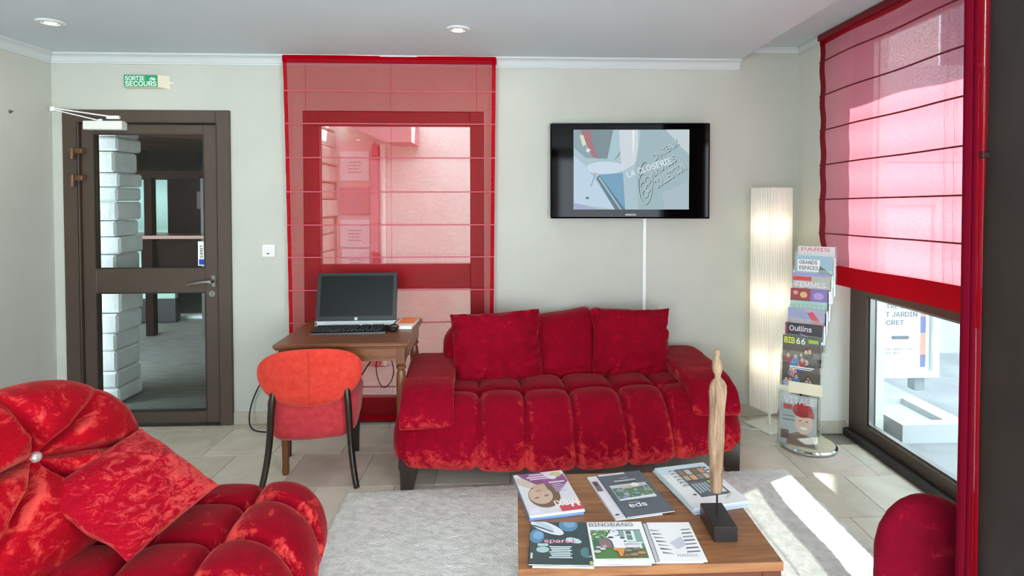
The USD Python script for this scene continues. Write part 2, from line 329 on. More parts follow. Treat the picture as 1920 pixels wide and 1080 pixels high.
# ---- door: brown metal frame with two panes
d = Thing('door_1', 'brown metal glazed emergency door with a white closer', 'door', loc=(-2.39, YB, 0), kind='structure')
FY0, FY1 = YB - 0.02, YB + 0.05
fw = 0.10
d.add('door_frame', cat(box(DX0, DX0 + fw, FY0, FY1, 0, DZ, 0.004), box(DX1 - fw + 0.012, DX1, FY0, FY1, 0, DZ, 0.004), box(DX0 + fw, DX1 - fw + 0.012, FY0, FY1, DZ - 0.085, DZ, 0.004)), 'brown', world=True)
LX0, LX1, LY0, LY1 = DX0 + fw + 0.004, DX1 - fw + 0.008, YB + 0.0, YB + 0.05
GX0, GX1 = -2.734, -2.040
leaf = [box(LX0, GX0, LY0, LY1, 0.012, DZ - 0.09, 0.004), box(GX1, LX1, LY0, LY1, 0.012, DZ - 0.09, 0.004),
        box(GX0, GX1, LY0, LY1, 1.918, DZ - 0.09, 0.004), box(GX0, GX1, LY0, LY1, 0.879, 1.043, 0.004), box(GX0, GX1, LY0, LY1, 0.012, 0.093, 0.004)]
d.add('door_leaf', cat(*leaf), 'brown', world=True)
def bead(x0, x1, z0, z1, y, w=0.008, dep=0.006):
    return cat(box(x0, x0 + w, y - dep, y, z0, z1), box(x1 - w, x1, y - dep, y, z0, z1), box(x0 + w, x1 - w, y - dep, y, z0, z0 + w), box(x0 + w, x1 - w, y - dep, y, z1 - w, z1))
d.add('glazing_bead', bead(GX0 - 0.004, GX1 + 0.004, 1.039, 1.922, LY0 + 0.004), 'browndark', world=True)
d.add('glazing_bead', bead(GX0 - 0.004, GX1 + 0.004, 0.089, 0.883, LY0 + 0.004), 'browndark', world=True)
d.add('rebate_seal', bead(LX0 - 0.014, LX1 + 0.012, 0.0, DZ - 0.078, FY0 + 0.0045, 0.007, 0.006), 'browndark', world=True)
up_pane = d.add('pane', box(GX0, GX1, YB + 0.02, YB + 0.026, 1.043, 1.918), 'glass', world=True, smooth=False)
d.add('pane', box(GX0, GX1, YB + 0.02, YB + 0.026, 0.093, 0.879), 'glass', world=True, smooth=False)
st = d.add('sticker', box(-2.092, -2.044, YB + 0.016, YB + 0.0195, 1.055, 1.216), 'white', world=True, label='white sticker with a blue square in the corner of the upper pane')
d.add('blue_square', box(-2.085, -2.051, YB + 0.0145, YB + 0.0158, 1.062, 1.098), plain((20, 60, 190), 0.4), world=True, under=st)
tx = flat_text('TIREZ', 0.016, True); v = np.array(tx.vertices)
d.add('lettering', TM(np.c_[-2.062 - v[:, 1], YB + 0.0155 - v[:, 2] * 0.5, 1.195 - v[:, 0] * 1.4], tx.faces), plain((60, 60, 80), 0.5), world=True, under=st)
hd = d.add('door_handle', cat(cyl(0.012, (-1.985, YB, 0.955), (-1.985, YB - 0.055, 0.955), 14), tube(spline([(-1.985, YB - 0.05, 0.955), (-2.03, YB - 0.056, 0.953), (-2.09, YB - 0.056, 0.945), (-2.128, YB - 0.052, 0.938)], 14), np.linspace(0.0125, 0.010, 14), 12)), 'steel', world=True, label='brushed steel lever handle')
d.add('rosette', box(-1.999, -1.969, YB - 0.008, YB + 0.002, 0.915, 0.995, 0.004), 'steel', world=True, under=hd)
d.add('lock_cylinder', cat(cyl(0.021, (-1.993, YB - 0.007, 0.872), (-1.993, YB + 0.002, 0.872), 20), box(-1.998, -1.988, YB - 0.011, YB - 0.007, 0.858, 0.882, 0.002)), 'steel', world=True)
for z in (1.79, 1.615):
    d.add('hinge', cat(box(-2.873, -2.783, YB - 0.045, YB + 0.0, z, z + 0.034, 0.004), cyl(0.013, (-2.838, YB - 0.05, z - 0.038), (-2.838, YB - 0.05, z + 0.036), 14)), noisy('bronze_hinge', (88, 58, 36), (100, 68, 44), nscale=5, rough=0.4), world=True)
cl = d.add('door_closer', box(-2.762, -2.518, YB - 0.062, YB - 0.001, 1.942, 1.998, 0.004), 'offwhite', world=True, label='white overhead door closer box')
d.add('closer_arm', cat(tube([(-2.66, YB - 0.045, 1.999), (-2.915, YB - 0.10, 2.062)], 0.0075, 8, 0.6), tube([(-2.915, YB - 0.10, 2.070), (-2.60, YB - 0.03, 2.028)], 0.0085, 8, 0.6), cyl(0.014, (-2.915, YB - 0.10, 2.052), (-2.915, YB - 0.10, 2.078), 14), box(-2.63, -2.55, YB - 0.04, YB - 0.018, 2.012, 2.034, 0.003), cyl(0.012, (-2.66, YB - 0.045, 1.995), (-2.66, YB - 0.045, 2.01), 12)), 'white', world=True, under=cl)

# ---- back window: same profiles, behind the blind
w = Thing('window_1', 'tall brown framed window behind the red blind', 'window', loc=((WX0 + WX1) / 2, YB, 0), kind='structure')
HX0, HX1 = -1.292, -0.298
w.add('window_frame', cat(box(WX0, HX0, YB, YB + 0.06, 0, DZ, 0.004), box(HX1, WX1, YB, YB + 0.06, 0, DZ, 0.004), box(HX0, HX1, YB, YB + 0.06, 1.982, DZ, 0.004), box(HX0, HX1, YB, YB + 0.06, 0.894, 1.060, 0.004), box(HX0, HX1, YB, YB + 0.06, 0.0, 0.165, 0.004)), 'brown', world=True)
w.add('pane', box(HX0, HX1, YB + 0.025, YB + 0.031, 1.06, 1.982), 'glass', world=True, smooth=False)
w.add('pane', box(HX0, HX1, YB + 0.025, YB + 0.031, 0.165, 0.894), 'glass', world=True, smooth=False)

# ---- side window
w = Thing('window_2', 'brown framed floor length side window with a mid rail', 'window', loc=(XW, 3.1, 0), kind='structure')
X0, X1, gy0, gy1 = XW - 0.03, XW + 0.04, WY0 + 0.07, 3.455
w.add('window_frame', cat(box(X0, X1, gy1, WY1, 0.0, WZ, 0.004), box(X0, X1, WY0, gy0, 0.0, WZ, 0.004), box(X0, X1, gy0, gy1, 2.45, WZ, 0.004), box(X0, X1, gy0, gy1, 0.905, 1.06, 0.004), box(X0, X1, gy0, gy1, 0.0, 0.115, 0.004)), 'brown', world=True)
w.add('threshold', box(X0 - 0.045, X0, WY0, WY1 - 0.012, 0.0, 0.045, 0.004), 'browndark', world=True)
for z0, z1 in ((0.115, 0.905), (1.06, 2.45)):
    p = w.add('pane', box(XW, XW + 0.006, gy0, gy1, z0, z1), 'glass', world=True, smooth=False)
    w.add('glazing_spacer', cat(box(XW - 0.012, XW + 0.018, gy1 - 0.014, gy1, z0, z1), box(XW - 0.012, XW + 0.018, gy0, gy0 + 0.014, z0, z1), box(XW - 0.012, XW + 0.018, gy0 + 0.014, gy1 - 0.014, z0, z0 + 0.012), box(XW - 0.012, XW + 0.018, gy0 + 0.014, gy1 - 0.014, z1 - 0.012, z1)), 'steel', world=True, under=p)

# ---- dark pillar at the right edge and the sheer gathered beside it
pil = Thing('pillar', 'dark brown pillar standing at the right edge near the viewer', 'pillar', loc=(1.5, 1.35, 0), kind='structure')
pil.add('casing', box(1.318, 1.70, 1.10, 1.60, 0, ZC, 0.006), noisy('dark_casing', (40, 35, 32), (48, 42, 38), nscale=4, rough=0.55, bump=0.05, bscale=200), world=True)

# ================================================================== BLINDS
def soft(v, amp, f, seed):
    return amp * (meshkit.fbm(np.c_[v * f, np.zeros((len(v), 3 - v.shape[1]))] if v.shape[1] < 3 else v * f, 3, seed) - 0.5)
def sheet(fn, nu, nv, th=0.0012):
    """a thin cloth: fn(u, v) -> points (front face), given a real thickness along its normals"""
    u, v = np.meshgrid(np.linspace(0, 1, nu), np.linspace(0, 1, nv), indexing='ij'); p = fn(u, v)
    f = grid_faces(nu, nv); t = TM(p.reshape(-1, 3), f)
    return t
b = Thing('roman_blind', 'wide sheer red roman blind on the back wall behind the desk', 'blind', loc=(-0.82, 3.885, 0.03))
ZT, ZB0 = 2.428, 0.035
def bx(u, z):        # left and right edges drift a little, as cloth does
    k = (ZT - z) / ZT; l = -1.500 + 0.030 * k ** 0.7; r = -0.122 - 0.026 * k
    return l + (r - l) * u
def bfn(u, v):
    z = ZB0 + (ZT - ZB0) * v; x = bx(u, z); y = 3.888 + 0.006 * np.sin(9 * u + 3 * v) + 0.004 * np.sin((z - 0.04) / 0.2165 * 2 * np.pi) * (0.4 + u * 0.2)
    return np.stack([x, y, z], -1)
cl = b.add('cloth', sheet(bfn, 60, 160), 'sheer', world=True, smooth=True)
def band(u0, u1, v0, v1, dy=-0.0025): return sheet(lambda u, v: bfn(u0 + (u1 - u0) * u, v0 + (v1 - v0) * v) + np.array([0, dy, 0]), 6 if u1 - u0 < 0.1 else 60, 80 if v1 - v0 > 0.2 else 6)
b.add('side_hem', band(0, 0.018, 0, 1), 'hem', world=True, smooth=True); b.add('side_hem', band(0.982, 1, 0, 1), 'hem', world=True, smooth=True)
b.add('top_hem', band(0.018, 0.982, 0.991, 1), 'hem', world=True, smooth=True); b.add('bottom_hem', band(0.018, 0.982, 0, 0.012), 'hem', world=True, smooth=True)
b.add('headrail', box(-1.505, -0.118, 3.893, 3.945, ZT - 0.04, ZT, 0.003), plain((150, 20, 34), 0.7), world=True)
for z in (2.199, 1.985, 1.766, 1.545, 1.326, 1.112, 0.897, 0.684, 0.471, 0.258):
    u = np.linspace(0, 1, 30); v = np.full(30, (z - ZB0) / (ZT - ZB0)); p = bfn(u, v)
    b.add('batten', tube(p + [0, -0.004, 0.002 * np.sin(7 * z)], 0.0042, 6), 'rod', world=True)
for x in (-1.36, -0.81, -0.25):
    b.add('lift_cord', tube([(x, 3.899, 0.05), (x, 3.899, ZT - 0.03)], 0.0012, 5), plain((190, 60, 74), 0.7), world=True)

b = Thing('roman_blind', 'sheer red roman blind half lowered over the sunlit side window', 'blind', loc=(1.93, 3.0, 1.02))
zt, yf, yn = 2.522, 3.640, 2.345
def rfn(u, v):
    z = 1.115 + (zt - 1.115) * v - 0.03 * (1 - v) * (1 - u); fl_ = np.clip((1.33 - z) / 0.3, 0, 1) ** 1.5
    y = (yf - 0.012 * np.sin(5 * v)) + (yn - yf) * u - 0.14 * fl_ * (1 - u) ** 3
    x = 1.925 + 0.008 * np.sin(11 * u + 2 * v) + 0.010 * np.sin((z - 1.3) / 0.2115 * 2 * np.pi) * 0.35
    return np.stack([x, y, z], -1)
b.add('cloth', sheet(rfn, 70, 120), 'sheer_r', world=True, smooth=True)
def rband(u0, u1, v0, v1, d=-0.003, n=(8, 80)): return sheet(lambda u, v: rfn(u0 + (u1 - u0) * u, v0 + (v1 - v0) * v) + np.array([d, 0, 0]), *n)
b.add('side_hem', rband(0, 0.05, 0, 1), sheer('red_sheer_side', (150, 6, 34), 0.84), world=True, smooth=True); b.add('side_hem', rband(0.96, 1, 0, 1), 'hem_r', world=True, smooth=True)
b.add('top_hem', rband(0, 1, 0.955, 1, n=(60, 6)), 'hem_r', world=True, smooth=True)
def rhem(u, v):      # the bottom hem: a deep turned-up fold of heavier cloth
    q = rfn(u, np.zeros_like(v)); q[..., 2] += -0.105 + 0.115 * v; q[..., 0] -= 0.006 + 0.010 * np.sin(np.pi * v); return q
b.add('bottom_hem', sheet(rhem, 60, 10), plain((196, 4, 26), 0.85, name='red_hem_cloth', spec=0.1), world=True, smooth=True)
b.add('bottom_hem', sheet(lambda u, v: rhem(u, v) * [1, 1, 1] + np.array([0.026, 0, 0]), 60, 10), plain((196, 4, 26), 0.85, name='red_hem_cloth', spec=0.1), world=True, smooth=True)
b.add('headrail', box(1.905, 1.944, yn, yf, zt - 0.035, zt, 0.003), plain((120, 6, 20), 0.7), world=True)
for z in (2.36, 2.152, 1.938, 1.726, 1.515, 1.308):
    u = np.linspace(0, 1, 40); p = rfn(u, np.full(40, (z - 1.115) / (zt - 1.115)))
    b.add('batten', tube(p + [-0.004, 0, 0], 0.0045, 6), plain((122, 18, 40), 0.8), world=True)
for y in (2.50, 2.56, 3.05):
    b.add('lift_cord', tube([(1.938, y, 1.12), (1.938, y, zt)], 0.0012, 5), plain((150, 60, 74), 0.7), world=True)
b.add('cord_toggle', cat(lathe([(0, -0.02), (0.008, -0.018), (0.011, 0), (0.008, 0.016), (0, 0.02)], 14, (1.906, 2.39, 1.18)), tube([(1.91, 2.40, 1.35), (1.906, 2.39, 1.2)], 0.0012, 5)), 'white', world=True)

c = Thing('curtain', 'narrow gathered red sheer hanging beside the dark pillar', 'curtain', loc=(1.29, 1.6, 0.0))
def cfn(x0, x1, y0, y1, folds, seed):
    def f(u, v):
        z = 0.03 + (ZC - 0.035) * v; s = 0.35 + 0.65 * v; k = 0.012 * np.sin(folds * 2 * np.pi * u + seed)
        return np.stack([x0 + (x1 - x0) * u * (0.8 + 0.2 * s) + 0.006 * np.sin(3 * v + seed), y0 + (y1 - y0) * u + k, z], -1)
    return f
c.add('hem', sheet(cfn(1.270, 1.292, 1.612, 1.600, 2.0, 0.3), 24, 60), plain((120, 4, 34), 0.85, name='crimson_cloth', spec=0.1), world=True, smooth=True)
c.add('cloth', sheet(cfn(1.291, 1.322, 1.606, 1.595, 2.5, 1.4), 30, 60), sheer('red_sheer_near', (196, 30, 50), 0.8), world=True, smooth=True)
c.add('bracket', box(1.298, 1.318, 1.575, 1.592, 1.612, 1.63, 0.002), plain((60, 20, 20), 0.5), world=True)
c.add('rail', box(1.26, 1.318, 1.58, 1.63, ZC - 0.02, ZC, 0.002), 'browndark', world=True)

# ================================================================== WALL THINGS
t = Thing('television', 'black wide flat television on the back wall showing a pale picture', 'television', loc=(0.762, 3.87, 1.683), rotz=-3.5)
W2, H2 = 0.524, 0.314
t.add('bezel', box(-W2, W2, -0.022, 0.03, -H2, H2, 0.008), 'gloss_black')
t.add('rear_housing', taper((0, 0.05, -0.25), (0.45, 0.02), (0, 0.05, 0.25), (0.45, 0.02)), 'black')
t.add('wall_bracket', cat(box(-0.2, 0.2, 0.066, 0.105, -0.15, 0.15, 0.004)), 'black')
t.add('rim', cat(box(-W2 - 0.002, W2 + 0.002, -0.012, 0.02, -H2 - 0.003, -H2 + 0.002, 0.001), box(-W2 - 0.003, -W2 + 0.001, -0.012, 0.02, -H2, H2), box(W2 - 0.001, W2 + 0.003, -0.012, 0.02, -H2, H2)), plain((60, 6, 12), 0.2), label='dark red translucent rim')
t.add('brand_lettering', TM(*(lambda m: (np.c_[m.vertices[:, 0] * 0.9 - 0.032, -0.0228 - m.vertices[:, 2] * 0.2, m.vertices[:, 1] - H2 + 0.018], m.faces))(flat_text('SAMSUNG', 0.0115, True))), plain((200, 200, 205), 0.3))
SX0, SX1, SZ0, SZ1 = -0.372, 0.388, -0.256, 0.270    # the 4:3 picture
def sp(x, y): return SX0 + (x - 280) / (1448 - 280) * (SX1 - SX0), SZ1 - (y - 122) / (915 - 122) * (SZ1 - SZ0)
SCREEN_K = 0.95
def spoly(pts, layer):
    q = Polygon([sp(*p) for p in pts]).buffer(0).intersection(Polygon([(SX0, SZ0), (SX1, SZ0), (SX1, SZ1), (SX0, SZ1)]))
    m = cat(*[trimesh.creation.extrude_polygon(g, 0.0003, engine='earcut') for g in getattr(q, 'geoms', [q])]); v = np.asarray(m.vertices)
    return TM(np.c_[v[:, 0], -0.0225 - 0.0002 * layer - v[:, 2], v[:, 1]], m.faces)
def ell(cx, cy, rx, ry, n=28, a=0): return [(cx + rx * math.cos(t_) * math.cos(a) - ry * math.sin(t_) * math.sin(a), cy + rx * math.cos(t_) * math.sin(a) + ry * math.sin(t_) * math.cos(a)) for t_ in np.linspace(0, 2 * np.pi, n, endpoint=False)]
scr = t.add('screen', spoly([(280, 122), (1448, 122), (1448, 915), (280, 915)], 0), emit('screen_base', (178, 202, 212), SCREEN_K), smooth=False, label='lit screen with a narrow picture between black side bars')
SHOW = [([(285, 125), (740, 125), (760, 370), (700, 420), (530, 410), (400, 400), (285, 300)], (150, 172, 182)), ([(350, 125), (450, 125), (525, 405), (470, 390)], (176, 126, 134)),
        ([(450, 125), (680, 125), (625, 400), (525, 408), (470, 250)], (132, 152, 158)), ([(680, 125), (740, 125), (755, 330), (650, 470), (620, 420)], (176, 204, 212)),
        ([(340, 175), (378, 175), (408, 270), (372, 285)], (226, 228, 198)), ([(415, 300), (455, 320), (430, 350), (405, 335)], (226, 232, 214)),
        ([(740, 125), (930, 125), (940, 380), (890, 470), (770, 540), (755, 400)], (212, 220, 228)), (ell(600, 500, 190, 62), (208, 224, 236)),
        ([(285, 380), (420, 500), (700, 915), (285, 850)], (196, 218, 234)), ([(540, 570), (780, 550), (805, 915), (790, 915)], (128, 170, 198)),
        ([(510, 605), (540, 572), (805, 915), (700, 915)], (108, 136, 154)), ([(530, 600), (545, 590), (770, 915), (750, 915)], (168, 192, 206)),
        ([(285, 850), (560, 915), (285, 915)], (172, 180, 214)), ([(905, 480), (960, 125), (1448, 125), (1448, 915), (940, 915)], (166, 190, 196)),
        ([(1210, 122), (1448, 122), (1448, 370), (1370, 300)], (200, 214, 218)), ([(870, 125), (900, 125), (895, 250), (880, 420)], (236, 240, 240)),
        ([(490, 570), (510, 540), (460, 690), (450, 690)], (150, 170, 184)), (ell(420, 800, 18, 12), (110, 130, 150)), ([(1180, 750), (1440, 640), (1440, 900), (1200, 900)], (176, 196, 204))]
for i, (p, col) in enumerate(SHOW): t.add('picture_patch', spoly(p, 1 + i), emit('screen_%d' % i, col, SCREEN_K), smooth=False, under=scr)
def stext(s, x, y, h, wd, ang, col, layer, bold=True, skew=0.0):
    m = flat_text(s, 1.0, bold, 0.1); v = np.asarray(m.vertices); k = wd / width(m); X, Y = v[:, 0] * k, -v[:, 1] * h; a = R(ang); X = X - Y * skew
    px, pz = x + X * math.cos(a) + Y * math.sin(a), y - X * math.sin(a) + Y * math.cos(a); ok = [sp(p, q) for p, q in zip(px, pz)]
    return TM(np.c_[np.clip([o[0] for o in ok], SX0, SX1), -0.0225 - 0.0002 * layer - v[:, 2] * 0.002, [o[1] for o in ok]], m.faces)
for dx, col, ly in ((7, (96, 118, 124), 22), (0, (188, 206, 210), 24)):
    for s, x, y, h, wd in (('CHÂTEAUX', 1095, 432, 62, 300), ('HÔTELS', 1120, 560, 66, 240), ('&', 1085, 590, 50, 40), ('COLLECTION', 1118, 705, 78, 360)):
        t.add('screen_lettering', stext(s, x + dx, y + dx, h, wd, 33, col, ly, True, 0.1), emit('screen_txt_%d' % ly, col, SCREEN_K), smooth=False, under=scr)
t.add('screen_lettering', stext('LA CLOSERIE', 825, 600, 58, 470, 18, None, 26, False), emit('screen_txt_white', (240, 246, 248), SCREEN_K), smooth=False, under=scr)
def ring(cx, cy, rx, ry, wdt, layer):
    q = Polygon([sp(*p) for p in ell(cx, cy, rx, ry, 40)]).difference(Polygon([sp(*p) for p in ell(cx, cy, rx - wdt, ry - wdt, 40)]))
    m = trimesh.creation.extrude_polygon(q, 0.0003, engine='earcut'); v = np.asarray(m.vertices); return TM(np.c_[v[:, 0], -0.0225 - 0.0002 * layer - v[:, 2], v[:, 1]], m.faces)
t.add('screen_emblem', cat(ring(1010, 655, 76, 218, 14, 23), *[ring(1010 + a, 600 + c_, 34, 40, 11, 23) for a, c_ in ((-26, 0), (24, 30), (-18, 84), (26, 110), (0, 165))]), emit('screen_txt_22', (96, 118, 124), SCREEN_K), smooth=False, under=scr)
t.add('screen_emblem', cat(ring(1004, 649, 76, 218, 10, 25), *[ring(1004 + a, 594 + c_, 34, 40, 8, 25) for a, c_ in ((-26, 0), (24, 30), (-18, 84), (26, 110), (0, 165))]), emit('screen_txt_24', (188, 206, 210), SCREEN_K), smooth=False, under=scr)
single('cable_duct', box(0.868, 0.892, YB - 0.014, YB, BH, 1.40, 0.003), 'white', 'thin white cable duct running down the wall below the television', 'cable duct')

s = Thing('light_switch', 'small square white light switch between door and blind', 'switch', loc=(-1.624, YB, 1.155))
s.add('plate', box(-0.040, 0.040, -0.010, 0, -0.040, 0.040, 0.003), 'white')
s.add('rocker', hull([(-0.026, -0.010, -0.026), (0.026, -0.010, -0.026), (-0.026, -0.010, 0.026), (0.026, -0.010, 0.026), (-0.026, -0.017, -0.026), (0.026, -0.017, -0.026), (-0.026, -0.013, 0.026), (0.026, -0.013, 0.026)]), 'offwhite')
s.add('indicator', box(-0.008, 0.008, -0.0185, -0.014, -0.022, -0.015, 0.001), 'black', label='dark indicator window')

s = Thing('exit_sign', 'green and white emergency exit sign above the brown door', 'sign', loc=(-2.39, YB, 2.2))
s.add('housing', hull([(-0.125, 0, 0.012), (0.142, 0, 0.012), (-0.125, 0, 0.098), (0.142, 0, 0.098), (-0.12, -0.045, 0.018), (0.095, -0.045, 0.018), (-0.12, -0.045, 0.096), (0.095, -0.045, 0.096)]), plain((222, 214, 188), 0.5, name='cream_plastic'))
g = s.add('sign_face', box(-0.119, 0.092, -0.0475, -0.0452, 0.019, 0.095, 0.001), plain((40, 150, 104), 0.35, name='exit_green'))
s.add('lettering', cat(wall_text('SORTIE', 0.026, -0.112, -0.0475, 0.060, True, 0.122), wall_text('de', 0.022, 0.042, -0.0475, 0.060, True, 0.038), wall_text('SECOURS', 0.030, -0.112, -0.0475, 0.024, True, 0.198)), plain((236, 246, 236), 0.4), under=g)
s.add('cable', tube(spline([(0.14, -0.012, 0.055), (0.155, -0.008, 0.05), (0.17, -0.006, 0.057)], 10), 0.004, 6), 'white')

single('wall_hook', cat(lathe([(0, 0), (0.011, 0.001), (0.011, 0.004), (0, 0.006)], 14), tube([(0, 0, 0.004), (0, 0, 0.02)], 0.004, 8)).apply_transform(np.array([[0, 0, 1, XL], [0, 1, 0, 3.632], [-1, 0, 0, 2.017], [0, 0, 0, 1.0]])), 'steel', 'tiny grey hook high on the left wall', 'hook')

def spot(x, y, label, group=None, lit=True):
    t = Thing('ceiling_spotlight', label, 'ceiling light', loc=(x, y, ZC), group=group)
    t.add('bezel', lathe([(0.033, -0.004), (0.040, -0.010), (0.060, -0.009), (0.066, -0.003), (0.066, 0.0), (0.033, 0.0)], 36), plain((214, 218, 218), 0.35, name='bezel_metal'))
    t.add('reflector', lathe([(0.0335, -0.0035), (0.030, -0.007), (0.027, -0.002), (0, -0.002)], 28), 'chrome')
    t.add('lamp_face', lathe([(0, -0.0125), (0.016, -0.0115), (0.025, -0.008), (0.027, -0.0035), (0, -0.0035)], 24), emit('spot_lamp', (255, 252, 250), 14.0))
    l = light(UsdLux.DiskLight, t.path.split('/')[-1] + '_glow', (1.0, 0.97, 0.92), 420.0); l.CreateRadiusAttr(0.025); aim(l, (0, 0, -1), (x, y, ZC - 0.016))
spot(-0.311, 3.27, 'round recessed ceiling spotlight above the red blind')
spot(-2.45, 3.235, 'round recessed ceiling spotlight at the far left above the door')
for (x, y), w_ in zip(((-2.45, 0.9), (-0.31, 0.9), (-2.45, -1.4), (-0.31, -1.4)), ('left and just before', 'right and just before', 'left and far behind', 'right and far behind')): spot(x, y, f'recessed ceiling spotlight out of view, {w_} the viewer')
# ================================================================== RUG
def rug():
    c = np.array([[-0.853, 2.975], [1.495, 3.150], [1.56, 0.75], [-0.815, 0.60]])
    nu, nv = 230, 230; u, v = np.meshgrid(np.linspace(0, 1, nu), np.linspace(0, 1, nv), indexing='ij')
    P = (1 - u)[..., None] * (1 - v)[..., None] * c[0] + u[..., None] * (1 - v)[..., None] * c[1] + u[..., None] * v[..., None] * c[2] + (1 - u)[..., None] * v[..., None] * c[3]
    e = np.minimum(np.minimum(u, 1 - u), np.minimum(v, 1 - v)) * 2.4
    q = np.stack([P[..., 0], P[..., 1], 0 * u], -1)
    P = P + (meshkit.fbm(q * 30, 3, 3)[..., None] - 0.5) * 0.02 * (e < 0.02)[..., None]
    z = 0.016 * np.clip(e / 0.02, 0, 1) ** 0.5 + 0.008 * (meshkit.fbm(q * np.array([34, 60, 1]), 4, 5) - 0.35) * np.clip(e / 0.03, 0, 1)
    m = TM(np.stack([P[..., 0], P[..., 1], np.maximum(z, 0.0012)], -1).reshape(-1, 3), grid_faces(nu, nv)[:, ::-1])
    return m
t = Thing('rug', 'pale grey shaggy wool rug under the coffee table', 'rug', loc=(0.35, 1.9, 0))
t.add('pile', rug(), 'rug', world=True, smooth=True)

# ================================================================== VELVET SEATING
def lobed_seat(W, D, zb, zt, seams, row, bulge, B=0.030, A=0.016, flare=0.04, h=0.011, rows=(), seed=0, lean_=0.0, ends_=0.0):
    """a mattress-like velvet seat: front at -y, lobes parted by seams at the given x, a tufted row at depth ROW from the front"""
    H = zt - zb; v, f, n = rbox((W, D, H), (0.10, 0.13, min(0.15, H * 0.48)), h)
    x, y, z = v.T; yf = y + D / 2; zz = (z + H / 2) / H
    edges = np.array([-W / 2] + list(seams) + [W / 2]); k = np.clip(np.searchsorted(edges, x) - 1, 0, len(edges) - 2)
    ph = np.clip((x - edges[k]) / (edges[k + 1] - edges[k]), 0, 1)
    ds = np.min(np.abs(x[:, None] - np.array(seams)[None]), axis=1) if len(seams) else np.full(len(x), 9.0)
    lob = np.clip(1 - np.abs(2 * ph - 1) ** 2.6, 0, 1) ** 0.6
    ends = (k == 0) | (k == len(edges) - 2); half = np.where(k == 0, 1 - ph, ph)
    lob = np.where(ends, np.clip(1 - np.clip(1 - 4 * np.abs(half), 0, 1) ** 2, 0, 1) ** 0.6 * 0.75, lob)
    top = np.clip(n[:, 2], 0, 1); cross = np.full(len(x), 9.0)
    allrows = np.array([row] + list(rows)); bnd = np.concatenate([[-0.02], allrows, [D]]); kr = np.clip(np.searchsorted(bnd, yf) - 1, 0, len(bnd) - 2)
    pr = np.clip((yf - bnd[kr]) / (bnd[kr + 1] - bnd[kr]), 0, 1); lr = np.clip(1 - np.abs(2 * pr - 1) ** 3, 0, 1) ** 0.6
    lr = np.where(kr == 0, np.clip(1 - np.clip(2 * pr - 1, 0, 1) ** 3, 0, 1) ** 0.6, lr)
    cross = np.min(np.abs(yf[:, None] - allrows[None]), axis=1)
    inten = 1.0 * np.where(yf < row, 1, 0.75)
    disp = B * inten * lob * (1 - top + top * lr) - A * np.exp(-(ds / 0.014) ** 2) * np.clip(1.2 - 0.6 * (yf > row), 0, 1) - A * top * np.exp(-(cross / 0.014) ** 2)
    tuft = np.zeros(len(x))
    for sx in seams:
        for rw in allrows: tuft += np.exp(-(((x - sx) ** 2 + (yf - rw) ** 2) / 0.035 ** 2))
    disp -= 0.020 * tuft * top
    und = (n[:, 2] < -0.5); disp = np.where(und, disp * 0.5, disp)
    p = v + n * disp[:, None]
    p += n * (0.006 * (meshkit.fbm(v * 14 + seed, 4, seed) - 0.5))[:, None]
    front = np.clip(1 - yf / 0.40, 0, 1); cs = np.cos(np.pi * np.clip(x / W, -0.5, 0.5))
    p[:, 1] -= bulge * cs * front * (0.6 + 0.4 * (1 - zz)); p[:, 2] -= 0.035 * cs * front * (1 - zz)
    p[:, 0] *= 1 + flare * (1 - zz)
    p[:, 2] += zb + H / 2; p[:, 1] += D / 2
    p[:, 1] -= np.clip(1 - yf / 0.30, 0, 1) * (lean_ * (1 - zz) - 0.4 * lean_)
    p[:, 1] += ends_ * np.clip(np.abs(x) / (W / 2), 0, 1) ** 3 * zz * np.clip(1 - yf / 0.35, 0, 1)
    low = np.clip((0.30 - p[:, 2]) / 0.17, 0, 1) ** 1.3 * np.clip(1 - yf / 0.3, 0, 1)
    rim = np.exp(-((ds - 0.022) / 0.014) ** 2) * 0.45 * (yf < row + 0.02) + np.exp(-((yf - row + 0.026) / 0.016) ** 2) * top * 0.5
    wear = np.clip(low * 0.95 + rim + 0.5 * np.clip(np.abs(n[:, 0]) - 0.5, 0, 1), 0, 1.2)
    return TM(p, f), wear
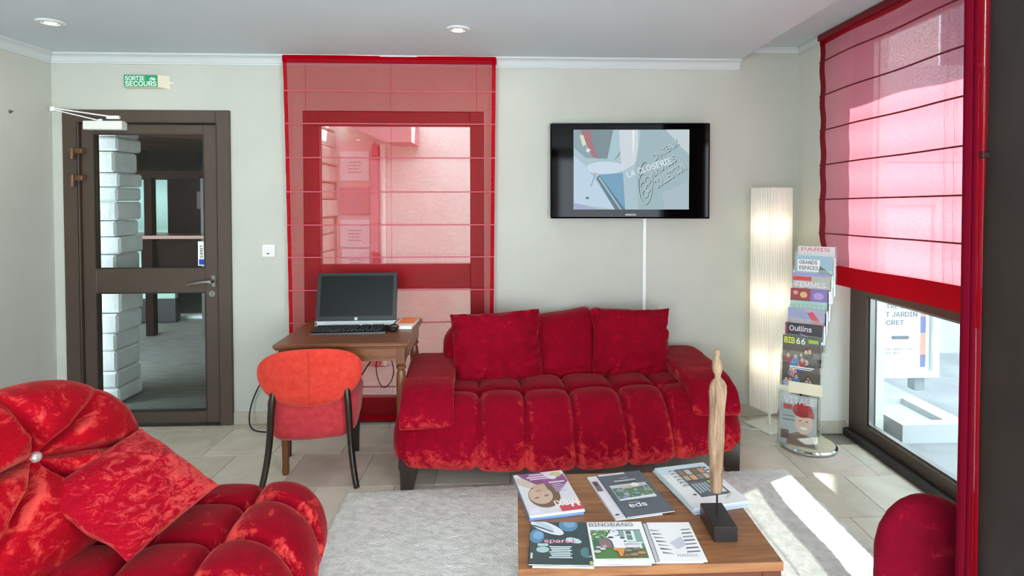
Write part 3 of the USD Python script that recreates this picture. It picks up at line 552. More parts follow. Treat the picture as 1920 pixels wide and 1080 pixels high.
def strap(path, wd, th, seed=0, nc=40):
    """a flat padded arm: path of (y, z) points swept across the width"""
    P = spline(path, 70); t_ = np.gradient(P, axis=0); t_ /= np.linalg.norm(t_, axis=1, keepdims=True); nrm = np.c_[-t_[:, 1], t_[:, 0]]
    if nrm[5, 1] < 0: nrm = -nrm
    a = np.linspace(0, 2 * np.pi, nc, endpoint=False); ex = 0.38
    cx = np.sign(np.cos(a)) * np.abs(np.cos(a)) ** ex * wd / 2; cy = np.sign(np.sin(a)) * np.abs(np.sin(a)) ** ex * th / 2
    s = np.linspace(0, 1, 70); k = np.minimum(1, np.minimum(s, 1 - s) / 0.035); k = np.sqrt(np.clip(1 - (1 - k) ** 2, 0.0, 1)); kk = 0.15 + 0.85 * k
    V = np.zeros((70, nc, 3)); V[..., 0] = cx[None] * (0.95 + 0.05 * k)[:, None]
    V[..., 1] = P[:, 0:1] + nrm[:, 0:1] * cy[None] * kk[:, None]; V[..., 2] = P[:, 1:2] + nrm[:, 1:2] * cy[None] * kk[:, None]
    V += 0.012 * (meshkit.fbm(V * 11 + seed, 3, seed) - 0.5)[..., None] * np.array([1, 1, 1])
    n0 = V.reshape(-1, 3); i = np.arange(70 * nc).reshape(70, nc); i2 = np.roll(i, -1, axis=1)
    F = [np.c_[i[:-1].ravel(), i[1:].ravel(), i2[1:].ravel()], np.c_[i[:-1].ravel(), i2[1:].ravel(), i2[:-1].ravel()]]
    c0, c1 = len(n0), len(n0) + 1; n0 = np.vstack([n0, V[0].mean(0), V[-1].mean(0)])
    F += [np.c_[np.full(nc, c0), i[0], i2[0]], np.c_[np.full(nc, c1), i2[-1], i[-1]]]
    m = TM(n0, np.vstack(F)); m.fix_normals()
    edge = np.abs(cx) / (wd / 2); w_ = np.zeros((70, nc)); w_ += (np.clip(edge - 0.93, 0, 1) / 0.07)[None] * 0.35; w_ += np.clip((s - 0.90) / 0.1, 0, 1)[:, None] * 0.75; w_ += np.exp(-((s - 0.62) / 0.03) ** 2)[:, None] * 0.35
    return m, np.r_[w_.ravel(), 0, 0.6]

sofa = Thing('sofa', 'crimson crushed velvet sofa with a lobed seat under the television', 'sofa', loc=(0.320, 3.055, 0), rotz=4.2)
seams = [-0.50, -0.262, -0.012, 0.258, 0.505]
m, w_ = lobed_seat(1.82, 0.80, 0.125, 0.425, seams, 0.235, 0.10, rows=(0.50,), seed=2, A=0.020, B=0.034, lean_=0.10, ends_=0.15)
m.apply_translation((0, -0.02, 0)); sofa.add('seat', m, 'velvet_sofa', wear=w_)
# backrest
v, f, n = rbox((1.44, 0.24, 0.44), (0.10, 0.10, 0.09), 0.011)
x, yb_, z = v.T; k = (z + 0.22) / 0.44
topz = np.interp(x, [-0.72, -0.62, -0.48, -0.20, 0.05, 0.16, 0.23, 0.32, 0.48, 0.60, 0.72], [0.665, 0.715, 0.733, 0.742, 0.765, 0.785, 0.792, 0.775, 0.768, 0.755, 0.690])
sm = np.array([-0.24, 0.235]); ds = np.min(np.abs(x[:, None] - sm[None]), axis=1)
p = v + n * (-0.022 * np.exp(-(ds / 0.018) ** 2) + 0.012 * (meshkit.fbm(v * 8, 4, 8) - 0.5) - 0.012 * np.exp(-((k - 0.22 - 0.02 * np.sin(6 * x)) / 0.02) ** 2))[:, None]
p[:, 2] = 0.36 + (p[:, 2] + 0.22) / 0.44 * (topz - 0.36); p[:, 1] += 0.625 + 0.14 * (k - 0.3)
sofa.add('backrest', TM(p, f), 'velvet_sofa', wear=0.25 * np.exp(-((ds - 0.02) / 0.012) ** 2))
for sx, nm in ((-1, 'left'), (1, 'right')):
    m, w_ = strap([(0.72, 0.485), (0.50, 0.490), (0.24, 0.474), (0.115, 0.455), (0.050, 0.415), (0.020, 0.365), (0.006, 0.318)], 0.275, 0.085, seed=3 + sx)
    m.apply_translation((sx * 0.775, 0, 0)); sofa.add('armrest', m, 'velvet_sofa', wear=w_)
    v, f, n = rbox((0.20, 0.46, 0.12), (0.04, 0.05, 0.04), 0.02); v = v + [sx * 0.775, 0.45, 0.44]
    sofa.add('arm_padding', TM(v, f), 'velvet_sofa', wear=np.zeros(len(v)))
    for yy_, nm2 in ((0.02, 'f'), (0.66, 'b')):
        sofa.add('leg', taper((sx * 0.875, yy_, 0), (0.030, 0.028), (sx * 0.855, yy_ + 0.015, 0.17), (0.055, 0.040)), 'darkwood')
sofa.add('underside_cloth', box(-0.82, 0.82, 0.10, 0.70, 0.095, 0.14, 0.02), plain((22, 16, 16), 0.95, name='black_lining'))

def place(m, o, ex, ey, ez):
    """maps mesh axes to world axes at o"""
    v = np.asarray(m.vertices); return TM(np.asarray(o) + v[:, :1] * np.asarray(ex) + v[:, 1:2] * np.asarray(ey) + v[:, 2:] * np.asarray(ez), m.faces)
def unit(a): a = np.asarray(a, float); return a / np.linalg.norm(a)
def lean(o, tilt, yaw, roll=0):
    """a pillow standing against a back: faces -y, leaning back by tilt, turned by yaw, rolled in its own plane"""
    a, b_ = R(yaw), R(tilt); e1 = np.array([math.cos(a), math.sin(a), 0]); up = np.array([-math.sin(a) * math.sin(b_), math.cos(a) * math.sin(b_), math.cos(b_)]); n_ = np.cross(e1, up)
    r_ = R(roll); f1 = e1 * math.cos(r_) + up * math.sin(r_); f2 = -e1 * math.sin(r_) + up * math.cos(r_); return o, f1, f2, n_
def cushion_wear(n=40):
    g = np.linspace(-1, 1, n); u, v = np.meshgrid(g, g, indexing='ij'); e = np.maximum(np.abs(u), np.abs(v)); w0 = np.clip((e - 0.86) / 0.14, 0, 1) * 0.4; return np.r_[w0.ravel(), w0.ravel()]
t = Thing('cushion', 'square crimson velvet cushion with ruffled edge at the left end of the sofa', 'cushion', loc=(-0.10, 3.50, 0.43))
t.add('cover', place(pillow(0.272, 0.212, 0.070, 56, 0.05, 0.010, 21, 0.030), *lean((-0.105, 3.495, 0.612), 14, 6, 2)), 'velvet_sofa', world=True, wear=cushion_wear(56))
t = Thing('cushion', 'square crimson velvet cushion at the right end of the sofa', 'cushion', loc=(0.70, 3.56, 0.43))
t.add('cover', place(pillow(0.245, 0.205, 0.075, 56, 0.05, 0.009, 33, 0.020), *lean((0.715, 3.565, 0.615), 15, 3, -1)), 'velvet_sofa', world=True, wear=cushion_wear(56))

# ---- armchair at the lower left: the same lobed seat turned to the right, with a round tufted back
ch = Thing('armchair', 'bright red crushed velvet armchair with a round tufted back and crystal button', 'armchair', loc=(-0.755, 1.74, 0), rotz=90)
m, w_ = lobed_seat(1.04, 0.80, 0.12, 0.430, [-0.30, -0.10, 0.10, 0.33], 0.205, 0.055, B=0.036, A=0.022, rows=(0.41, 0.62), seed=9, flare=0.03)
m.apply_translation((0, -0.02, 0)); ch.add('seat', m, 'velvet_seat', wear=w_)
for sx in (-0.40, 0.40):
    for yy_ in (0.10, 0.66): ch.add('leg', taper((sx, yy_, 0), (0.028, 0.028), (sx, yy_, 0.16), (0.045, 0.045)), 'darkwood')
def petal_back(rx, rz, th, petals, seed, off=(0.0, 0.06), nr=70, na=220):
    """a round padded back in the xz plane, facing -y; seams run from the button to the rim"""
    a = np.linspace(0, 2 * np.pi, na, endpoint=False); r = np.concatenate([np.linspace(0.004, 0.8, nr // 2), 0.8 + 0.2 * np.sin(np.linspace(0, np.pi / 2, nr // 2 + 1)[1:])]); rr, aa = np.meshgrid(r, a, indexing='ij')
    pa = np.array(petals); da = np.abs((aa[..., None] - pa + np.pi) % (2 * np.pi) - np.pi); dmin = da.min(-1)
    gaps = np.sort(pa % (2 * np.pi)); nxt = np.roll(gaps, -1); idx = (np.searchsorted(gaps, aa % (2 * np.pi)) - 1) % len(gaps); g0 = gaps[idx]; wg = (nxt[idx] - g0) % (2 * np.pi); ph = ((aa - g0) % (2 * np.pi)) / wg
    lob = np.clip(1 - np.abs(2 * ph - 1) ** 2.4, 0, 1) ** 0.65
    lob = lob + (1 - lob) * np.clip((rr - 0.45) / 0.5, 0, 1) * 0.75
    rim = 1 + 0.06 * lob * np.clip(rr, 0, 1) ** 3 - 0.03
    cx, cz = off; X = (1 - rr) * cx + rr * rx * np.cos(aa) * rim; Z = (1 - rr) * cz + rr * rz * np.sin(aa) * rim
    prof = np.clip(1 - rr ** 4.5, 0, 1) ** 0.5; swell = np.clip(rr / 0.35, 0, 1) ** 0.8
    arc = np.exp(-(dmin * np.maximum(rr, 0.05) * 0.32 / 0.016) ** 2)
    Yf = -th * prof * (0.30 + 0.70 * swell * (0.55 + 0.45 * lob)) + 0.034 * arc * prof * np.clip(rr / 0.15, 0, 1) * np.clip(1.25 - rr, 0, 1)
    Yf += 0.018 * (meshkit.fbm(np.stack([X * 9, Z * 9, 0 * X + seed], -1), 4, seed) - 0.5)
    Yb = th * 0.75 * prof * np.clip(rr + 1, 0, 1)
    Fv = np.stack([X, Yf, Z], -1); Bv = np.stack([X, Yb, Z], -1); k_ = len(r)
    f1 = grid_faces(k_, na); i = np.arange(k_ * na).reshape(k_, na); a0, b0 = i[:-1, -1], i[1:, -1]; a1, b1 = i[:-1, 0], i[1:, 0]; f1 = np.vstack([f1, np.c_[a0, b0, b1], np.c_[a0, b1, a1]])
    V = np.vstack([Fv.reshape(-1, 3), Bv.reshape(-1, 3)]); nn = k_ * na; e = i[-1]; e2 = np.roll(e, -1)
    c0 = np.array([[cx, Yf[0].mean(), cz], [cx, Yb[0].mean(), cz]]); V = np.vstack([V, c0])
    cap = np.c_[np.full(na, 2 * nn), i[0], np.roll(i[0], -1)]
    F = np.vstack([f1, f1[:, ::-1] + nn, np.c_[e, e + nn, e2 + nn], np.c_[e, e2 + nn, e2], cap, np.c_[np.full(na, 2 * nn + 1), np.roll(i[0], -1) + nn, i[0] + nn]])
    m = TM(V, F); m.fix_normals()
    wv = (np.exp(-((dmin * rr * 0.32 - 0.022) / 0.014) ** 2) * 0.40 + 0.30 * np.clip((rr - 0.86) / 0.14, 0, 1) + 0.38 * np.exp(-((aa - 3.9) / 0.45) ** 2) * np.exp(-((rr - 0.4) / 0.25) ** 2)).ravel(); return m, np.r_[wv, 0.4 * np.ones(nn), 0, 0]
m, w_ = petal_back(0.345, 0.275, 0.135, [1.78, 0.80, -0.15, -1.10, 3.90, 2.95], 5)
NB = unit((0.90, -0.20, 0.30)); UPB = unit(np.array([0, 0, 1.0]) - NB[2] * NB); EX = np.cross(-NB, UPB)
BO = np.array([-1.435, 1.775, 0.668])
ch.add('backrest', place(m, BO, EX, -NB, UPB), 'velvet_chair', world=True, wear=w_)
bt = trimesh.creation.icosphere(2, 0.017); bt.apply_transform(np.diag([1, 1, 0.8, 1])); 
ch.add('button', place(bt, BO + UPB * 0.06 + NB * 0.050, EX, UPB, NB), plain((214, 208, 204), 0.15, 0.6, name='crystal'), world=True, smooth=False, label='faceted crystal button')
v, f, n = rbox((0.42, 0.14, 0.26), 0.05, 0.03); ch.add('back_support', TM(v + [0.02, 0.70, 0.42], f), 'velvet_chair', wear=np.zeros(len(v)))
F1, F2, NP = np.array([0.838, -0.153, -0.523]), np.array([0.286, 0.940, 0.184]), np.array([0.464, -0.304, 0.832])
g_ = np.linspace(-1, 1, 60); u_, v_ = np.meshgrid(g_, g_, indexing='ij'); pw = np.clip(0.25 + 0.45 * v_ + 0.15 * u_, 0, 0.8).ravel(); pw = np.r_[pw, pw] + cushion_wear(60) * 0.6
t = Thing('cushion', 'red crushed velvet cushion resting cornerwise on the armchair at the lower left', 'cushion', loc=(-1.15, 1.78, 0.45))
t.add('cover', place(pillow(0.168, 0.168, 0.062, 60, 0.05, 0.006, 41), (-1.175, 1.845, 0.600), F1, F2, NP), 'velvet_pillow', world=True, wear=pw)

# ---- armchair seen from behind at the lower right
t = Thing('armchair', 'dark red velvet armchair with a rounded back, cut off at the lower right', 'armchair', loc=(1.48, 1.85, 0))
def padded(outline, th, nr=30, na=140):
    '''an upholstered panel: a rounded outline in the xz plane, swelling along y'''
    from shapely.geometry import LineString
    pg = Polygon(outline).buffer(-0.03).buffer(0.03, quad_segs=16); c_ = np.array(pg.representative_point().coords[0]); t_ = np.linspace(0, 2 * np.pi, na, endpoint=False); rho = []
    for a in t_:
        h_ = pg.exterior.intersection(LineString([c_, c_ + 3 * np.array([math.cos(a), math.sin(a)])])); rho.append(max(np.hypot(*(np.array(q.coords[0]) - c_)) for q in getattr(h_, 'geoms', [h_])))
    r = np.sin(np.linspace(0, np.pi / 2, nr)); rr, tt = np.meshgrid(r, t_, indexing='ij'); rho = np.array(rho)[None]
    X, Z_ = c_[0] + rr * rho * np.cos(tt), c_[1] + rr * rho * np.sin(tt); h_ = th / 2 * np.clip(1 - rr ** 5, 0, 1) ** 0.5; n_ = nr * na
    V = np.vstack([np.stack([X, -h_, Z_], -1).reshape(-1, 3), np.stack([X, h_, Z_], -1).reshape(-1, 3)]); i = np.arange(n_).reshape(nr, na); i2 = np.roll(i, -1, axis=1)
    f = np.vstack([np.c_[i[:-1].ravel(), i[1:].ravel(), i2[1:].ravel()], np.c_[i[:-1].ravel(), i2[1:].ravel(), i2[:-1].ravel()]]); m = TM(V, np.vstack([f, f[:, ::-1] + n_, np.c_[i[-1], i[-1] + n_, i2[-1] + n_], np.c_[i[-1], i2[-1] + n_, i2[-1]]])); m.fix_normals(); return m
OUT = [(1.100, 0.10), (1.102, 0.42), (1.118, 0.485), (1.148, 0.535), (1.185, 0.568), (1.235, 0.588), (1.285, 0.588), (1.335, 0.572), (1.40, 0.540), (1.48, 0.495), (1.56, 0.455), (1.66, 0.43), (1.80, 0.42), (1.83, 0.40), (1.83, 0.10)]
m = padded(OUT, 0.13); v_ = np.asarray(m.vertices); m = TM(np.c_[v_[:, 0] + 0.055, v_[:, 1] + 1.81 + 0.35 * (v_[:, 0] - 1.1) * 0.12, v_[:, 2] * 0.925], m.faces)
t.add('backrest', m, 'velvet_dark', world=True, wear=np.zeros(len(v_)))
v_, f_, n_ = rbox((0.50, 0.24, 0.18), (0.05, 0.05, 0.05), 0.02); t.add('seat', TM(v_ + [1.63, 1.965, 0.27], f_), 'velvet_dark', world=True, wear=np.zeros(len(v_)))
for sx in (-0.15, 0.24):
    for sy in (0.01, 0.20): t.add('leg', taper((1.58 + sx, 1.82 + sy, 0), (0.018, 0.018), (1.58 + sx, 1.82 + sy, 0.20), (0.028, 0.028)), 'darkwood', world=True)

# ================================================================== DESK, COMPUTER, CHAIR
dk = Thing('desk', 'small brown wooden writing desk with turned legs in front of the blind', 'desk', loc=(-0.945, 3.50, 0), rotz=2.2)
ZD = 0.72; DW, DD = 0.358, 0.325
dk.add('tabletop', cat(box(-DW, DW, -DD, DD, ZD - 0.024, ZD, 0.006), box(-DW + 0.008, DW - 0.008, -DD + 0.008, DD - 0.008, ZD - 0.034, ZD - 0.022, 0.004)), 'deskwood_x')
AW, AD = DW - 0.022, DD - 0.026
for nm, m in (('front', box(-AW, AW, -AD - 0.0, -AD + 0.02, ZD - 0.105, ZD - 0.034)), ('back', box(-AW, AW, AD - 0.02, AD, ZD - 0.105, ZD - 0.034)), ('l', box(-AW, -AW + 0.02, -AD, AD, ZD - 0.105, ZD - 0.034)), ('r', box(AW - 0.02, AW, -AD, AD, ZD - 0.105, ZD - 0.034))):
    dk.add('apron', m, 'deskwood_x')
for sx in (-1, 1):
    for sy in (-1, 1):
        x, y_ = sx * (AW - 0.026), sy * (AD - 0.022)
        blk = box(x - 0.024, x + 0.024, y_ - 0.024, y_ + 0.024, ZD - 0.125, ZD - 0.034, 0.003)
        tr = lathe([(0, 0), (0.016, 0), (0.019, 0.02), (0.017, 0.06), (0.0255, 0.38), (0.027, 0.50), (0.024, 0.545), (0.018, 0.556), (0.018, 0.562), (0.027, 0.570), (0.027, 0.582), (0.019, 0.588), (0.022, ZD - 0.12), (0, ZD - 0.12)], 24, (x, y_, 0))
        dk.add('leg', cat(blk, tr), 'deskwood_z')
mo = Thing('computer', 'black all-in-one desktop computer standing on the desk', 'computer', loc=(-0.980, 3.66, ZD), rotz=1.5)
def tilt(m, a, z0=0.02):
    v = np.array(m.vertices); c_, s_ = math.cos(R(a)), math.sin(R(a)); zz = v[:, 2] - z0; return TM(np.c_[v[:, 0], v[:, 1] * c_ + zz * s_, z0 + zz * c_ - v[:, 1] * s_], m.faces)
def rrect(w_, z0, z1, r, y0, y1, n=8):
    q = Polygon([(-w_, z0), (w_, z0), (w_, z1), (-w_, z1)]).buffer(-r).buffer(r, quad_segs=n); m = trimesh.creation.extrude_polygon(q, abs(y1 - y0), engine='earcut'); v = np.asarray(m.vertices); return TM(np.c_[v[:, 0], max(y0, y1) - v[:, 2], v[:, 1]], m.faces)
mo.add('screen_bezel', tilt(rrect(0.243, 0.022, 0.318, 0.014, -0.012, 0.018), 12), plain((20, 28, 26), 0.35, spec=0.3, name='bezel_black'))
dsp = mo.add('display', tilt(rrect(0.221, 0.052, 0.300, 0.001, -0.0128, -0.0119), 12), plain((7, 10, 9), 0.3, spec=0.15, name='display_black'))
mo.add('chin', cat(tilt(rrect(0.240, 0.004, 0.030, 0.010, -0.010, 0.020), 12), hull([(-0.245, -0.02, 0), (0.245, -0.02, 0), (-0.245, 0.09, 0), (0.245, 0.09, 0), (-0.245, -0.015, 0.016), (0.245, -0.015, 0.016), (-0.23, 0.02, 0.035), (0.23, 0.02, 0.035)])), plain((206, 214, 216), 0.3, name='silver_plastic'))
mo.add('rear_housing', tilt(taper((0, 0.055, 0.05), (0.20, 0.036), (0, 0.045, 0.29), (0.19, 0.026)), 12), 'black')
for sx in (-1, 1): mo.add('foot', tube(spline([(sx * 0.235, -0.022, 0.006), (sx * 0.247, 0.0, 0.020), (sx * 0.248, 0.04, 0.010), (sx * 0.24, 0.10, 0.006)], 12), 0.006, 8), 'steel')
em = mo.add('emblem', tilt(place(lathe([(0, 0), (0.0095, 0), (0.0095, 0.001), (0, 0.0014)], 24), (0, -0.0118, 0.036), (1, 0, 0), (0, 0, 1), (0, -1, 0)), 12), plain((216, 222, 222), 0.3, name='emblem_silver'))
tx = flat_text('hp', 0.008, True, 0.0004); v = np.array(tx.vertices); mo.add('emblem_lettering', tilt(TM(np.c_[v[:, 0] - 0.0055, -0.0132 - v[:, 2], v[:, 1] + 0.0335], tx.faces), 12), plain((70, 84, 84), 0.4), under=em)
kb = Thing('keyboard', 'slim black keyboard lying in front of the computer screen', 'keyboard', loc=(-0.962, 3.465, ZD), rotz=2.5)
kb.add('case', hull([(-0.215, -0.072, 0), (0.215, -0.072, 0), (-0.215, 0.072, 0), (0.215, 0.072, 0), (-0.213, -0.070, 0.010), (0.213, -0.070, 0.010), (-0.213, 0.070, 0.020), (0.213, 0.070, 0.020)]), 'black')
keyc = plain((40, 42, 42), 0.45, name='key_grey')
for r_ in range(6):
    yk = 0.057 - r_ * 0.0205; xk = -0.203
    row = [0.0175] * 14 if r_ < 5 else [0.024, 0.022, 0.022, 0.10, 0.022, 0.022, 0.022]
    for wk_ in row + ['gap'] + [0.0175] * 3 + ['gap'] + [0.0175] * 4:
        if wk_ == 'gap': xk += 0.010; continue
        if xk + wk_ > 0.208: break
        zk = 0.015 + (yk + 0.07) / 0.14 * 0.010; kb.add('key', box(xk + 0.001, xk + wk_ - 0.0015, yk - 0.0085, yk + 0.0085, zk - 0.004, zk + 0.0035, 0.0015), keyc, smooth=False); xk += wk_
t = Thing('computer_mouse', 'small black computer mouse to the right of the keyboard', 'mouse', loc=(-0.715, 3.49, ZD), rotz=4)
v, f, n = rbox((0.060, 0.102, 0.036), (0.026, 0.040, 0.017), 0.004); v[:, 2] += 0.018; v[:, 2] *= 1 - 0.25 * (v[:, 1] / 0.05) ** 2
t.add('shell', TM(v, f), plain((16, 16, 16), 0.25, name='mouse_black'), smooth=True)
t.add('wheel', place(lathe([(0, -0.003), (0.007, -0.003), (0.007, 0.003), (0, 0.003)], 16), (0, 0.028, 0.029), (0, 1, 0), (0, 0, 1), (1, 0, 0)), 'rubber')
t = Thing('booklet', 'white booklet with an orange cover at the right edge of the desk', 'booklet', loc=(-0.665, 3.64, ZD), rotz=-1)
t.add('pages', box(-0.062, 0.052, -0.125, 0.125, 0, 0.018, 0.001), 'paper')
t.add('cover', box(-0.050, 0.051, -0.062, 0.124, 0.018, 0.0205, 0.0005), plain((238, 132, 62), 0.5, name='orange_card'))
for k_ in range(4): t.add('cover_rule', box(-0.045, 0.046, -0.05 + k_ * 0.04, -0.048 + k_ * 0.04, 0.0205, 0.0209), plain((214, 96, 40), 0.5, name='orange_ink'))
blk = 'rubber'
single('power_cable', tube(spline([(-1.25, 3.83, 0.62), (-1.48, 3.88, 0.52), (-1.66, 3.90, 0.30), (-1.735, 3.89, 0.10), (-1.70, 3.83, 0.02), (-1.60, 3.79, 0.007), (-1.45, 3.77, 0.006), (-1.32, 3.76, 0.006)], 50), 0.0045, 8), blk, 'black power cable looping from behind the desk to the floor', 'cable')
single('computer_cable', cat(tube(spline([(-0.80, 3.70, 0.68), (-0.86, 3.78, 0.55), (-0.95, 3.82, 0.42), (-1.02, 3.83, 0.30), (-1.06, 3.83, 0.15), (-1.1, 3.82, 0.006)], 40), 0.004, 8), tube(spline([(-0.835, 3.76, 0.60), (-0.79, 3.80, 0.44), (-0.80, 3.82, 0.32), (-0.85, 3.83, 0.27), (-0.89, 3.83, 0.33), (-0.88, 3.82, 0.45)], 40), 0.003, 8)), blk, 'thin dark cables hanging beneath the desk in front of the blind', 'cable')

dc = Thing('desk_chair', 'orange red upholstered chair with dark bent legs at the desk', 'chair', loc=(-1.060, 3.06, 0), rotz=9.5)
def back_plate(a, b_, th, nr=26, na=90):
    r = np.sin(np.linspace(0, np.pi / 2, nr)); t_ = np.linspace(0, 2 * np.pi, na, endpoint=False); rr, tt = np.meshgrid(r, t_, indexing='ij')
    c_, s_ = np.cos(tt), np.sin(tt); e = 0.80
    X = a * rr * np.sign(c_) * np.abs(c_) ** e; Z = b_ * rr * np.sign(s_) * np.abs(s_) ** np.where(s_ > 0, 0.82, 1.0); X = X * (1 + 0.10 * Z / b_)
    h_ = th / 2 * np.clip(1 - rr ** 6, 0, 1) ** 0.5; bend = 0.55 * X ** 2 - 0.12 * Z
    V = np.vstack([np.stack([X, -h_ + bend, Z], -1).reshape(-1, 3), np.stack([X, h_ + bend, Z], -1).reshape(-1, 3)]); n_ = nr * na
    i = np.arange(n_).reshape(nr, na); i2 = np.roll(i, -1, axis=1); f = np.vstack([np.c_[i[:-1].ravel(), i[1:].ravel(), i2[1:].ravel()], np.c_[i[:-1].ravel(), i2[1:].ravel(), i2[:-1].ravel()]])
    e_, e2 = i[-1], i2[-1]; m = TM(V, np.vstack([f, f[:, ::-1] + n_, np.c_[e_, e_ + n_, e2 + n_], np.c_[e_, e2 + n_, e2]])); m.fix_normals(); return m
m = back_plate(0.258, 0.155, 0.055); m.apply_translation((0, 0.0, 0.572)); dc.add('backrest', m, 'orange', smooth=True)
sx_ = np.linspace(-0.142, 0.142, 14); dc.add('back_seam', tube([(0.0, -0.029 - 0.12 * z, 0.572 + z) for z in sx_], 0.0022, 6), plain((196, 52, 42), 0.9, name='orange_piping'))
v, f, n = rbox((0.47, 0.43, 0.25), (0.10, 0.10, 0.06), 0.015); k_ = (v[:, 2] + 0.125) / 0.25; v[:, 0] *= 0.93 + 0.09 * k_; v[:, 1] += -0.03 * (1 - k_) * 0; v[:, 2] += 0.012 * np.cos(v[:, 0] / 0.235 * np.pi / 2) * np.sign(v[:, 2])
dc.add('seat', TM(v + [0, 0.255, 0.345], f), 'rose', smooth=True)
for sx in (-1, 1):
    P = spline([(sx * 0.175, 0.035, 0.53), (sx * 0.188, 0.012, 0.42), (sx * 0.196, 0.008, 0.28), (sx * 0.212, -0.018, 0.12), (sx * 0.235, -0.055, 0.0)], 24)
    dc.add('leg', tube(P, np.linspace(0.023, 0.019, 24), 12, 0.8), 'darkwood', smooth=True)
    dc.add('leg', taper((sx * 0.19, 0.42, 0), (0.014, 0.014), (sx * 0.19, 0.41, 0.27), (0.021, 0.021)), 'darkwood')

# ================================================================== FLOOR LAMP
lp = Thing('floor_lamp', 'tall square white pleated floor lamp glowing in the corner', 'lamp', loc=(1.675, 3.76, 0), rotz=22)
LW, Z0, Z1 = 0.092, 0.125, 1.57
path = []
for s_ in range(4):
    for j in range(18):
        q = -LW + 2 * LW * j / 18; o_ = LW + (0.0035 if j % 2 else -0.0035)
        path.append([(q, -o_), (o_, q), (-q, o_), (-o_, -q)][s_])
P2 = np.array(path); n_ = len(P2)
V = np.vstack([np.c_[P2, np.full(n_, Z0)], np.c_[P2, np.full(n_, Z1)]]); i = np.arange(n_); j = np.roll(i, -1)
sh = TM(V, np.vstack([np.c_[i, j, j + n_], np.c_[i, j + n_, i + n_]]))
lp.add('lampshade', sh, mat('pleated_paper', {'d': ('diffuse_bsdf', {'color': lin((240, 240, 236))}), 't': ('translucent_bsdf', {'color': lin((244, 242, 236))}), 'm': ('mix_closure', {'fac': 0.5})}, [('d.BSDF', 'm.closure1'), ('t.BSDF', 'm.closure2')], 'm.closure'), smooth=False, label='white pleated paper shade')
lp.add('shade_frame', cat(*[box(-LW, LW, -LW - 0.002, -LW + 0.002, z, z + 0.004) for z in (Z0, Z1 - 0.004)], *[box(-LW, LW, LW - 0.002, LW + 0.002, z, z + 0.004) for z in (Z0, Z1 - 0.004)], *[box(-LW - 0.002, -LW + 0.002, -LW, LW, z, z + 0.004) for z in (Z0, Z1 - 0.004)], *[box(LW - 0.002, LW + 0.002, -LW, LW, z, z + 0.004) for z in (Z0, Z1 - 0.004)], box(-LW, LW, -0.003, 0.003, Z0, Z0 + 0.004)), 'white')
lp.add('base', box(-0.115, 0.115, -0.115, 0.115, 0.0, 0.012, 0.004), 'offwhite', label='flat white base plate')
lp.add('stem', cyl(0.008, (0, 0, 0.012), (0, 0, 1.30), 12), 'white')
for k_, z in enumerate((0.44, 0.86, 1.32)):
    b_ = lp.add('bulb', lathe([(0, -0.03), (0.018, -0.026), (0.028, -0.008), (0.028, 0.010), (0.018, 0.032), (0, 0.04)], 20, (0.0, 0, z)), emit('bulb_glow', (255, 236, 196), 12.0))
    l = light(UsdLux.SphereLight, f'Lamp_bulb_{k_ + 1}', (1.0, 0.91, 0.74), 9.0); l.CreateRadiusAttr(0.033); l.AddTranslateOp().Set(Gf.Vec3d(1.675, 3.76, z + 0.0))
single('lamp_cable', tube(spline([(1.60, 3.70, 0.006), (1.50, 3.72, 0.006), (1.44, 3.82, 0.007), (1.50, 3.90, 0.008), (1.44, 3.93, 0.02)], 40), 0.0035, 8), 'white', 'white cord trailing from the floor lamp behind the sofa', 'cable')
# ================================================================== COFFEE TABLE AND WHAT LIES ON IT
ZT_ = 0.40; RUGZ = 0.016
ct = Thing('coffee_table', 'low brown wooden coffee table covered with magazines', 'table', loc=(0.41, 2.01, RUGZ))
TX0, TX1, TY0, TY1 = 0.010, 0.812, 1.715, 2.310
front_skew = 0.0
for k_ in range(4):       # the top is glued up from boards
    a, b_ = TY0 + (TY1 - TY0) * k_ / 4, TY0 + (TY1 - TY0) * (k_ + 1) / 4
    ct.add('board', box(TX0, TX1, a + (0.0004 if k_ else 0), b_ - (0.0004 if k_ < 3 else 0), ZT_ - 0.028, ZT_, 0.0012), ['table_x', wood('table_wood_b', (118, 72, 42), (156, 104, 64), 0, 0.3, 2.6), 'table_x', wood('table_wood_c', (124, 78, 46), (168, 118, 76), 0, 0.3, 2.4)][k_], world=True, smooth=False)
ct.add('apron', cat(box(TX0 + 0.012, TX1 - 0.012, TY0 + 0.008, TY0 + 0.03, ZT_ - 0.115, ZT_ - 0.028), box(TX0 + 0.012, TX1 - 0.012, TY1 - 0.03, TY1 - 0.008, ZT_ - 0.115, ZT_ - 0.028)), 'table_f', world=True)
ct.add('apron', cat(box(TX0 + 0.008, TX0 + 0.03, TY0 + 0.03, TY1 - 0.03, ZT_ - 0.115, ZT_ - 0.028), box(TX1 - 0.03, TX1 - 0.008, TY0 + 0.03, TY1 - 0.03, ZT_ - 0.115, ZT_ - 0.028)), 'table_f', world=True)
for x in (TX0 + 0.004, TX1 - 0.064):
    for y_ in (TY0 + 0.004, TY1 - 0.064): ct.add('leg', box(x, x + 0.06, y_, y_ + 0.06, RUGZ - 0.006, ZT_ - 0.028, 0.003), 'table_f', world=True)

